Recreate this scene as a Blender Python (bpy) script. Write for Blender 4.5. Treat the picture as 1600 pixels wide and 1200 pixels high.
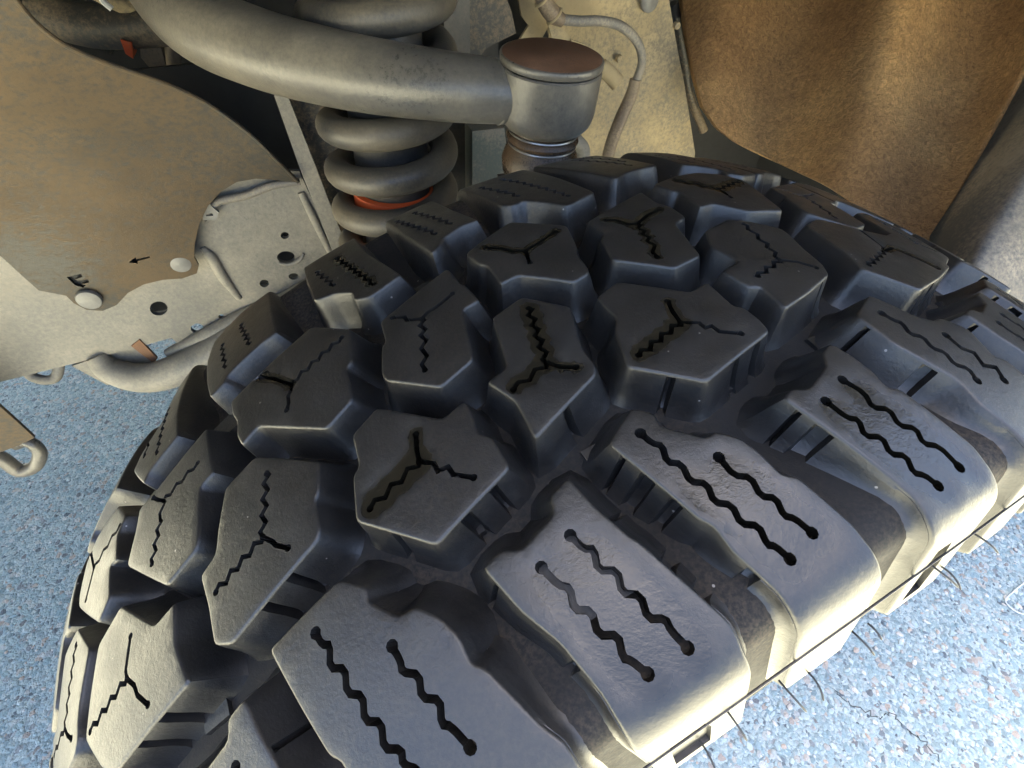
import bpy, bmesh, math, random
from math import sin, cos, tan, radians, degrees, pi, atan, hypot, sqrt
from mathutils import Vector, Matrix
from mathutils.geometry import delaunay_2d_cdt

random.seed(7)
scene = bpy.context.scene
for o in list(bpy.data.objects): bpy.data.objects.remove(o)

# ------------------------------------------------------------------ camera
CAM_P = Vector((-0.0691, -0.1756, 0.9409))
PITCH = radians(48.06)
FPX = 775.3                                  # focal length in pixels of a 1600 px wide frame
cam_data = bpy.data.cameras.new('camera'); cam = bpy.data.objects.new('camera', cam_data)
scene.collection.objects.link(cam); scene.camera = cam
cam.location = CAM_P; cam.rotation_euler = (pi/2 - PITCH, 0, 0)
cam_data.sensor_width = 36.0; cam_data.lens = 36.0*FPX/1600.0
cam_data.clip_start = 0.01; cam_data.clip_end = 400.0
# ------------------------------------------------------------------ sky and sun
PSI = radians(20.0)                          # the vehicle's long axis against world X
VR = Vector((cos(PSI), sin(PSI), 0)); VI = Vector((-sin(PSI), cos(PSI), 0))   # rearward, inboard
SUN_EL = radians(77.5); SUN_DIR = (VI*0.95 + VR*0.30).normalized()              # horizontal direction towards the sun
world = bpy.data.worlds.new('World'); scene.world = world; world.use_nodes = True
nt = world.node_tree; bg = nt.nodes['Background']
sky = nt.nodes.new('ShaderNodeTexSky'); sky.sky_type = 'NISHITA'; sky.sun_disc = False; sky.dust_density = 3.5; sky.ozone_density = 1.0
sky.sun_elevation = SUN_EL; sky.sun_rotation = math.atan2(SUN_DIR.x, SUN_DIR.y)
nt.links.new(sky.outputs[0], bg.inputs[0]); bg.inputs[1].default_value = 0.046
sun_d = bpy.data.lights.new('sun', 'SUN'); sun = bpy.data.objects.new('sun', sun_d); scene.collection.objects.link(sun)
sun_d.energy = 5.0; sun_d.angle = radians(0.5); sun_d.color = (1.0, 0.77, 0.48)
sd = (SUN_DIR*cos(SUN_EL) + Vector((0, 0, sin(SUN_EL)))).normalized()
sun.rotation_euler = sd.to_track_quat('Z', 'Y').to_euler(); sun.location = (0, 0, 6)
vs = scene.view_settings; vs.view_transform = 'Standard'; vs.look = 'None'; vs.gamma = 1.0; vs.use_curve_mapping = False
vs.exposure = 4.3

# ------------------------------------------------------------------ helpers
COL = scene.collection
def link(o, parent=None):
    COL.objects.link(o)
    if parent: o.parent = parent
    return o
def smooth(me, ang=40):
    me.polygons.foreach_set('use_smooth', [True]*len(me.polygons))
    me.set_sharp_from_angle(angle=radians(ang))
def mesh_obj(name, verts, faces, mat, parent=None, sm=40):
    me = bpy.data.meshes.new(name); me.from_pydata([tuple(v) for v in verts], [], faces); me.update()
    bm = bmesh.new(); bm.from_mesh(me); bmesh.ops.recalc_face_normals(bm, faces=bm.faces); bm.to_mesh(me); bm.free()
    if sm: smooth(me, sm)
    me.materials.append(mat)
    return link(bpy.data.objects.new(name, me), parent)
def bm_obj(name, bm, mat, parent=None, sm=40):
    bmesh.ops.recalc_face_normals(bm, faces=bm.faces)
    me = bpy.data.meshes.new(name); bm.to_mesh(me); bm.free()
    if sm: smooth(me, sm)
    me.materials.append(mat)
    return link(bpy.data.objects.new(name, me), parent)
def thing(name, label, cat, loc=(0, 0, 0), group=None):
    o = bpy.data.objects.new(name, None); o.location = loc; o.empty_display_size = 0.05
    o['label'] = label; o['category'] = cat
    if group: o['group'] = group
    return link(o)
def tag(o, label, cat, group=None):
    o['label'] = label; o['category'] = cat
    if group: o['group'] = group
    return o
def adopt(o, parent):
    """parent while keeping the mesh where it is in the world"""
    o.parent = parent; o.matrix_parent_inverse = Matrix.Translation(-parent.location); return o
# sight lines: where things stand, measured along the line of sight through a point of the 1600x1200 frame
def sight(px, py):
    b = (py-600)/FPX
    return Vector(((px-800)/FPX, cos(PITCH) - sin(PITCH)*b, -sin(PITCH) - cos(PITCH)*b))
def at_depth(px, py, t): return CAM_P + sight(px, py)*t
def on_plane(px, py, n, d):
    s = sight(px, py); return CAM_P + s*((d - CAM_P.dot(n))/s.dot(n))
def on_vi(px, py, vi): return on_plane(px, py, VI, vi)
def on_ground(px, py): return on_plane(px, py, Vector((0, 0, 1)), 0.0)
def tube(path, rad, seg=16, cap=True):
    """swept round tube; rad number or list; returns verts, faces"""
    n = len(path); path = [Vector(p) for p in path]
    R_ = rad if isinstance(rad, (list, tuple)) else [rad]*n
    V = []; F = []; up = None
    for i, p in enumerate(path):
        t = (path[min(i+1, n-1)] - path[max(i-1, 0)]).normalized()
        if up is None: up = t.orthogonal().normalized()
        up = (up - t*up.dot(t)).normalized(); w = t.cross(up)
        for k in range(seg):
            a = 2*pi*k/seg; V.append(p + (up*cos(a) + w*sin(a))*R_[i])
    for i in range(n-1):
        for k in range(seg):
            F.append((i*seg+k, i*seg+(k+1) % seg, (i+1)*seg+(k+1) % seg, (i+1)*seg+k))
    if cap: F.append(tuple(range(seg))[::-1]); F.append(tuple(range((n-1)*seg, n*seg)))
    return V, F
def spline(pts, n=12):
    """Catmull-Rom through points"""
    P = [Vector(p) for p in pts]; P = [P[0]*2-P[1]] + P + [P[-1]*2-P[-2]]; out = []
    for i in range(1, len(P)-2):
        for k in range(n):
            t = k/n; a, b, c, d = P[i-1], P[i], P[i+1], P[i+2]
            out.append(0.5*((2*b) + (c-a)*t + (2*a-5*b+4*c-d)*t*t + (3*b-a-3*c+d)*t**3))
    out.append(P[-2]); return out
def lathe(prof, axis_p, axis_d, seg=48, closed=False):
    """prof: list of (radius, height) about an axis"""
    z = Vector(axis_d).normalized(); x = z.orthogonal().normalized(); y = z.cross(x); V = []; F = []
    for r, h in prof:
        for k in range(seg):
            a = 2*pi*k/seg; V.append(Vector(axis_p) + z*h + (x*cos(a) + y*sin(a))*r)
    m = len(prof)
    for i in range(m - (0 if closed else 1)):
        j = (i+1) % m
        for k in range(seg):
            F.append((i*seg+k, i*seg+(k+1) % seg, j*seg+(k+1) % seg, j*seg+k))
    return V, F
def inside(p, poly):
    x, y = p[0], p[1]; c = False; n = len(poly); j = n-1
    for i in range(n):
        xi, yi = poly[i][0], poly[i][1]; xj, yj = poly[j][0], poly[j][1]
        if (yi > y) != (yj > y) and x < (xj-xi)*(y-yi)/(yj-yi+1e-18)+xi: c = not c
        j = i
    return c
def sheet(outline, holes, to3d, thick_vec, grid=None):
    """flat plate with real holes: 2D outline + hole polygons -> closed solid.  to3d(u,v)->Vector"""
    vs2 = [Vector(p) for p in outline]; es = [(i, (i+1) % len(outline)) for i in range(len(outline))]
    for h in holes:
        b = len(vs2); vs2 += [Vector(p) for p in h]; es += [(b+i, b+(i+1) % len(h)) for i in range(len(h))]
    if grid:
        us = [p[0] for p in outline]; ws = [p[1] for p in outline]
        u = min(us)+grid*0.5
        while u < max(us):
            w = min(ws)+grid*0.5
            while w < max(ws):
                if inside((u, w), outline) and not any(inside((u, w), h) for h in holes): vs2.append(Vector((u, w)))
                w += grid
            u += grid
    rv, re, rf, *_ = delaunay_2d_cdt(vs2, es, [], 0, 1e-7)
    keep = []
    for f in rf:
        c = sum((rv[i] for i in f), Vector((0, 0)))/len(f)
        if inside(c, outline) and not any(inside(c, h) for h in holes): keep.append(tuple(f))
    V = [to3d(p.x, p.y) for p in rv]; n = len(V)
    tv = thick_vec if callable(thick_vec) else (lambda p: thick_vec)
    V += [V[i] + tv(rv[i]) for i in range(n)]
    F = list(keep) + [tuple(i+n for i in f[::-1]) for f in keep]
    cnt = {}
    for f in keep:
        for a, b in zip(f, f[1:]+f[:1]): cnt[(a, b)] = 1
    for (a, b) in list(cnt):
        if (b, a) not in cnt: F.append((b, a, a+n, b+n))
    return V, F
def circle2(cx, cy, r, n=20, ry=None): return [(cx+r*cos(2*pi*k/n), cy+(ry or r)*sin(2*pi*k/n)) for k in range(n)]
def drop_loose(o):
    bm = bmesh.new(); bm.from_mesh(o.data)
    bmesh.ops.delete(bm, geom=[v for v in bm.verts if not v.link_faces], context='VERTS'); bm.to_mesh(o.data); bm.free(); return o

# ------------------------------------------------------------------ materials
def new_mat(name):
    m = bpy.data.materials.new(name); m.use_nodes = True; n = m.node_tree.nodes; l = m.node_tree.links
    return m, n, l, n['Principled BSDF']
def N(n, typ, **kw):
    x = n.new(typ)
    for k, v in kw.items():
        if k in x.inputs.keys(): x.inputs[k].default_value = v
        else: setattr(x, k, v)
    return x
def ramp(n, l, src, stops):
    r = n.new('ShaderNodeValToRGB'); e = r.color_ramp.elements
    while len(e) < len(stops): e.new(0.5)
    for i, (p, c) in enumerate(stops):
        e[i].position = p; e[i].color = c if len(c) == 4 else (*c, 1)
    l.new(src, r.inputs[0]); return r
def noise(n, l, co, scale, detail=6, rough=0.6, dist=0.0):
    x = n.new('ShaderNodeTexNoise'); x.inputs['Scale'].default_value = scale; x.inputs['Detail'].default_value = detail
    x.inputs['Roughness'].default_value = rough; x.inputs['Distortion'].default_value = dist; l.new(co, x.inputs['Vector']); return x
def mixc(n, l, fac, a, b, mode='MIX'):
    m = n.new('ShaderNodeMix'); m.data_type = 'RGBA'; m.blend_type = mode
    for s, v in ((m.inputs[0], fac), (m.inputs[6], a), (m.inputs[7], b)):
        if hasattr(v, 'links') or hasattr(v, 'is_output'): l.new(v, s)
        else: s.default_value = v if not isinstance(v, tuple) or len(v) == 4 else (*v, 1)
    return m.outputs[2]
def math_(n, l, op, a, b=None, clamp=False):
    m = n.new('ShaderNodeMath'); m.operation = op; m.use_clamp = clamp
    for s, v in zip(m.inputs, (a, b)):
        if v is None: continue
        if hasattr(v, 'is_output'): l.new(v, s)
        else: s.default_value = v
    return m.outputs[0]
def bump(n, l, h, strength, dist, prev=None):
    b = n.new('ShaderNodeBump'); b.inputs['Strength'].default_value = strength; b.inputs['Distance'].default_value = dist
    l.new(h, b.inputs['Height'])
    if prev is not None: l.new(prev, b.inputs['Normal'])
    return b.outputs[0]

def mat_rubber(name, wet, rlo=.29, rhi=.46, spec=.65, dim=.95, dirt=.34):
    m, n, l, p = new_mat(name)
    geo = n.new('ShaderNodeNewGeometry'); co = geo.outputs['Position']
    n1 = noise(n, l, co, 60, 6, .65); n2 = noise(n, l, co, 700, 5, .7); n3 = noise(n, l, co, 14, 4, .5)
    base = ramp(n, l, n1.outputs[0], [(.30, tuple(dim*c for c in (.011, .0112, .0118))), (.55, tuple(dim*c for c in (.0165, .0165, .0168))), (.75, tuple(dim*c for c in (.026, .0255, .0245)))]).outputs[0]
    dustf = ramp(n, l, n3.outputs[0], [(.36, (0, 0, 0)), (.70, (1, 1, 1))]).outputs[0]
    d2 = math_(n, l, 'MULTIPLY', dustf, ramp(n, l, n2.outputs[0], [(.4, (0, 0, 0)), (.75, (1, 1, 1))]).outputs[0])
    d2 = math_(n, l, 'MULTIPLY', d2, dirt)
    base = mixc(n, l, d2, base, (.105, .078, .052, 1))
    # tiny pale grit
    vo = n.new('ShaderNodeTexVoronoi'); vo.inputs['Scale'].default_value = 420; l.new(co, vo.inputs['Vector'])
    cs = n.new('ShaderNodeSeparateColor'); l.new(vo.outputs['Color'], cs.inputs[0])
    g1 = math_(n, l, 'LESS_THAN', math_(n, l, 'ADD', vo.outputs['Distance'], math_(n, l, 'MULTIPLY', n2.outputs[0], .25)), .30); g2 = math_(n, l, 'GREATER_THAN', cs.outputs[0], .991)
    grit = math_(n, l, 'MULTIPLY', g1, g2)
    base = mixc(n, l, grit, base, (.24, .22, .20, 1))
    rough = ramp(n, l, n1.outputs[0], [(.3, (rlo,)*3), (.7, (rhi,)*3)]).outputs[0]
    h = math_(n, l, 'ADD', math_(n, l, 'MULTIPLY', n2.outputs[0], .5), math_(n, l, 'MULTIPLY', n1.outputs[0], 1.0))
    if wet:
        at = n.new('ShaderNodeAttribute'); at.attribute_name = 'wet'
        nw = noise(n, l, co, 240, 4, .6)
        w = math_(n, l, 'ADD', at.outputs['Fac'], math_(n, l, 'MULTIPLY', math_(n, l, 'SUBTRACT', nw.outputs[0], .5), .22))
        w = ramp(n, l, w, [(.14, (0, 0, 0)), (.46, (1, 1, 1))]).outputs[0]
        base = mixc(n, l, w, base, (.009, .0078, .0055, 1))
        rough = mixc(n, l, w, rough, (.20, .20, .20, 1))
    l.new(base, p.inputs['Base Color']); l.new(rough, p.inputs['Roughness'])
    p.inputs['Specular IOR Level'].default_value = spec
    l.new(bump(n, l, h, .40, .0008), p.inputs['Normal'])
    return m
def mat_dusty(name, paint, dust, cover=(.40, .62), rough=(.42, .8), scale=9, streak=(1, 1, 1), metal=0.0, fine=.9, bumpd=.0006, specks=True):
    """painted metal under a film of road dust"""
    m, n, l, p = new_mat(name)
    geo = n.new('ShaderNodeNewGeometry'); mp = n.new('ShaderNodeMapping'); mp.inputs['Scale'].default_value = streak
    l.new(geo.outputs['Position'], mp.inputs['Vector']); co = mp.outputs[0]
    n1 = noise(n, l, co, scale, 3, .5, .3); n2 = noise(n, l, co, scale*28, 6, .75); n3 = noise(n, l, co, scale*3.1, 5, .6)
    f = math_(n, l, 'ADD', n1.outputs[0], math_(n, l, 'MULTIPLY', math_(n, l, 'SUBTRACT', n2.outputs[0], .5), fine))
    f = ramp(n, l, f, [(cover[0], (0, 0, 0)), (cover[1], (1, 1, 1))]).outputs[0]
    d = ramp(n, l, n3.outputs[0], [(.3, tuple(c*.78 for c in dust)), (.7, tuple(min(1, c*1.16) for c in dust))]).outputs[0]
    base = mixc(n, l, f, (*paint, 1), d)
    if specks:
        n4 = noise(n, l, geo.outputs['Position'], 420, 3, .6)
        sp = ramp(n, l, n4.outputs[0], [(.66, (0, 0, 0)), (.72, (1, 1, 1))]).outputs[0]
        base = mixc(n, l, math_(n, l, 'MULTIPLY', sp, .55), base, tuple(c*.35 for c in dust)+(1,))
    l.new(base, p.inputs['Base Color'])
    r = mixc(n, l, f, (rough[0],)*3+(1,), (rough[1],)*3+(1,)); l.new(r, p.inputs['Roughness'])
    p.inputs['Metallic'].default_value = metal
    l.new(bump(n, l, math_(n, l, 'ADD', n2.outputs[0], n3.outputs[0]), .5, bumpd), p.inputs['Normal'])
    return m
def mat_liner():
    m, n, l, p = new_mat('liner_felt')
    geo = n.new('ShaderNodeNewGeometry'); co = geo.outputs['Position']
    n1 = noise(n, l, co, 190, 5, .75, 1.0); n2 = noise(n, l, co, 5, 5, .55); n3 = noise(n, l, co, 900, 3, .7)
    b = ramp(n, l, n2.outputs[0], [(.32, (.34, .18, .075)), (.55, (.58, .345, .15)), (.72, (.78, .50, .23))]).outputs[0]
    b2 = ramp(n, l, n1.outputs[0], [(.35, (.50, .47, .43)), (.7, (1.22, 1.16, 1.05))]).outputs[0]
    l.new(mixc(n, l, 1.0, b, b2, 'MULTIPLY'), p.inputs['Base Color']); p.inputs['Roughness'].default_value = .9
    h = math_(n, l, 'ADD', n1.outputs[0], math_(n, l, 'MULTIPLY', n3.outputs[0], .4))
    l.new(bump(n, l, h, 1.0, .0045), p.inputs['Normal']); return m
def mat_ground():
    m, n, l, p = new_mat('exposed_aggregate')
    geo = n.new('ShaderNodeNewGeometry'); co = geo.outputs['Position']
    wv = noise(n, l, co, 60, 3, .6)
    off = n.new('ShaderNodeVectorMath'); off.operation = 'SCALE'; l.new(wv.outputs['Color'], off.inputs[0]); off.inputs[3].default_value = .010
    ad = n.new('ShaderNodeVectorMath'); ad.operation = 'ADD'; l.new(co, ad.inputs[0]); l.new(off.outputs[0], ad.inputs[1])
    v1 = N(n, 'ShaderNodeTexVoronoi', Scale=105); l.new(ad.outputs[0], v1.inputs['Vector'])
    v2 = N(n, 'ShaderNodeTexVoronoi', Scale=250); l.new(ad.outputs[0], v2.inputs['Vector'])
    sc = n.new('ShaderNodeSeparateColor'); l.new(v1.outputs['Color'], sc.inputs[0])
    s2 = n.new('ShaderNodeSeparateColor'); l.new(v2.outputs['Color'], s2.inputs[0])
    stone = ramp(n, l, sc.outputs[0], [(0, (.25, .33, .34)), (.25, (.43, .54, .53)), (.45, (.32, .44, .46)), (.62, (.58, .66, .63)), (.78, (.54, .45, .37)), (.86, (.14, .17, .19)), (1, (.74, .74, .69))]).outputs[0]
    small = ramp(n, l, s2.outputs[1], [(0, (.28, .36, .37)), (.5, (.46, .56, .56)), (.85, (.60, .67, .64)), (1, (.12, .14, .16))]).outputs[0]
    pick = math_(n, l, 'GREATER_THAN', sc.outputs[1], .42)
    inside_ = math_(n, l, 'LESS_THAN', v1.outputs['Distance'], .58)
    c = mixc(n, l, math_(n, l, 'MULTIPLY', pick, inside_), small, stone)
    n1 = noise(n, l, co, 700, 4, .7); n0 = noise(n, l, co, 2.2, 4, .6)
    c = mixc(n, l, .55, c, ramp(n, l, n1.outputs[0], [(.3, (.35, .36, .38)), (.7, (1, 1, 1))]).outputs[0], 'MULTIPLY')
    c = mixc(n, l, .6, c, ramp(n, l, n0.outputs[0], [(.3, (.80, .80, .82)), (.7, (1, .99, .96))]).outputs[0], 'MULTIPLY')
    l.new(c, p.inputs['Base Color']); p.inputs['Roughness'].default_value = .82
    h = math_(n, l, 'SUBTRACT', math_(n, l, 'MULTIPLY', n1.outputs[0], .35), math_(n, l, 'ADD', v1.outputs['Distance'], math_(n, l, 'MULTIPLY', v2.outputs['Distance'], .6)))
    l.new(bump(n, l, h, .8, .003), p.inputs['Normal']); return m
def mat_chips():
    m, n, l, p = new_mat('stone_chips'); geo = n.new('ShaderNodeNewGeometry')
    c = ramp(n, l, geo.outputs['Random Per Island'], [(0, (.16, .19, .21)), (.14, (.29, .39, .42)), (.34, (.43, .53, .53)), (.55, (.60, .66, .63)), (.72, (.36, .45, .46)), (.86, (.55, .43, .34)), (1, (.76, .75, .70))]).outputs[0]
    n1 = noise(n, l, geo.outputs['Position'], 500, 4, .7)
    c = mixc(n, l, .6, c, ramp(n, l, n1.outputs[0], [(.3, (.5, .5, .5)), (.7, (1.1, 1.1, 1.1))]).outputs[0], 'MULTIPLY')
    l.new(c, p.inputs['Base Color']); p.inputs['Roughness'].default_value = .62
    l.new(bump(n, l, n1.outputs[0], .6, .001), p.inputs['Normal']); return m
def mat_plain(name, col, rough=.5, metal=0.0, var=.25, scale=60):
    m, n, l, p = new_mat(name); geo = n.new('ShaderNodeNewGeometry'); n1 = noise(n, l, geo.outputs['Position'], scale, 6, .65)
    c = ramp(n, l, n1.outputs[0], [(.3, tuple(x*(1-var) for x in col)), (.7, tuple(min(1, x*(1+var)) for x in col))]).outputs[0]
    l.new(c, p.inputs['Base Color']); p.inputs['Roughness'].default_value = rough; p.inputs['Metallic'].default_value = metal
    l.new(bump(n, l, n1.outputs[0], .3, .0008), p.inputs['Normal']); return m

M_TREAD = mat_rubber('tread_rubber', True); M_RUB = mat_rubber('tyre_rubber', False); M_FLOOR = mat_rubber('groove_rubber', False, .62, .85, .25, .8, 1.0)  # groove copy: rubber dimmed for groove shade, plus brown dirt
M_ARM = mat_dusty('control_arm_paint', (.048, .047, .046), (.175, .155, .122), (.26, .76), (.24, .42), 9, fine=.6, specks=False)
M_SPRING = mat_dusty('spring_coating', (.024, .026, .030), (.15, .125, .088), (.28, .78), (.30, .60), 12, fine=.6, specks=False)
M_SHOCK = mat_dusty('shock_paint', (.030, .032, .036), (.15, .13, .10), (.30, .85), (.3, .65), 9, fine=.5, specks=False)
M_ORANGE = mat_dusty('orange_urethane', (.62, .10, .025), (.38, .22, .13), (.52, .80), (.5, .8), 10)
M_FRAME = mat_dusty('frame_dust', (.10, .098, .095), (.27, .245, .20), (.24, .70), (.42, .75), 8, fine=.8)
M_SHIELD = mat_dusty('splash_rubber', (.014, .012, .0085), (.080, .053, .026), (.34, .64), (.5, .8), 5, (1, 1, 1.6), fine=1.3)
M_PANEL = mat_dusty('inner_panel_dust', (.17, .14, .095), (.38, .295, .165), (.34, .58), (.55, .85), 7)
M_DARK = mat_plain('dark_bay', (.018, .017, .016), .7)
M_DARK2 = mat_dusty('bay_plastic', (.022, .021, .020), (.20, .15, .095), (.44, .70), (.5, .8), 8)
M_LINER = mat_liner(); M_GROUND = mat_ground()
M_RUST = mat_dusty('rusty_cap', (.105, .046, .022), (.20, .10, .052), (.36, .70), (.55, .85), 26)
M_STEEL = mat_plain('wet_steel', (.32, .31, .29), .28, .9)
M_BOOT = mat_dusty('greasy_boot', (.022, .016, .011), (.10, .058, .030), (.40, .74), (.2, .6), 30)
M_HOSE = mat_dusty('hose_dust', (.14, .13, .12), (.30, .26, .20), (.36, .6), (.5, .8), 14)
M_SLEEVE = mat_dusty('sleeve_dust', (.15, .11, .075), (.30, .23, .15), (.4, .62), (.5, .85), 14)
M_BODY = mat_plain('body_paint', (.30, .31, .32), .35, 0, .05, 3)
M_PIN = mat_plain('push_pin_plastic', (.17, .165, .155), .45)
M_EDGE = mat_dusty('fender_edge_dust', (.12, .115, .11), (.33, .28, .22), (.34, .60), (.6, .85), 8)
M_ROOF = mat_plain('arch_underside', (.045, .038, .030), .85)
M_WHITE = mat_plain('white_thread', (.7, .7, .68), .7, 0, .05)
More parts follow.
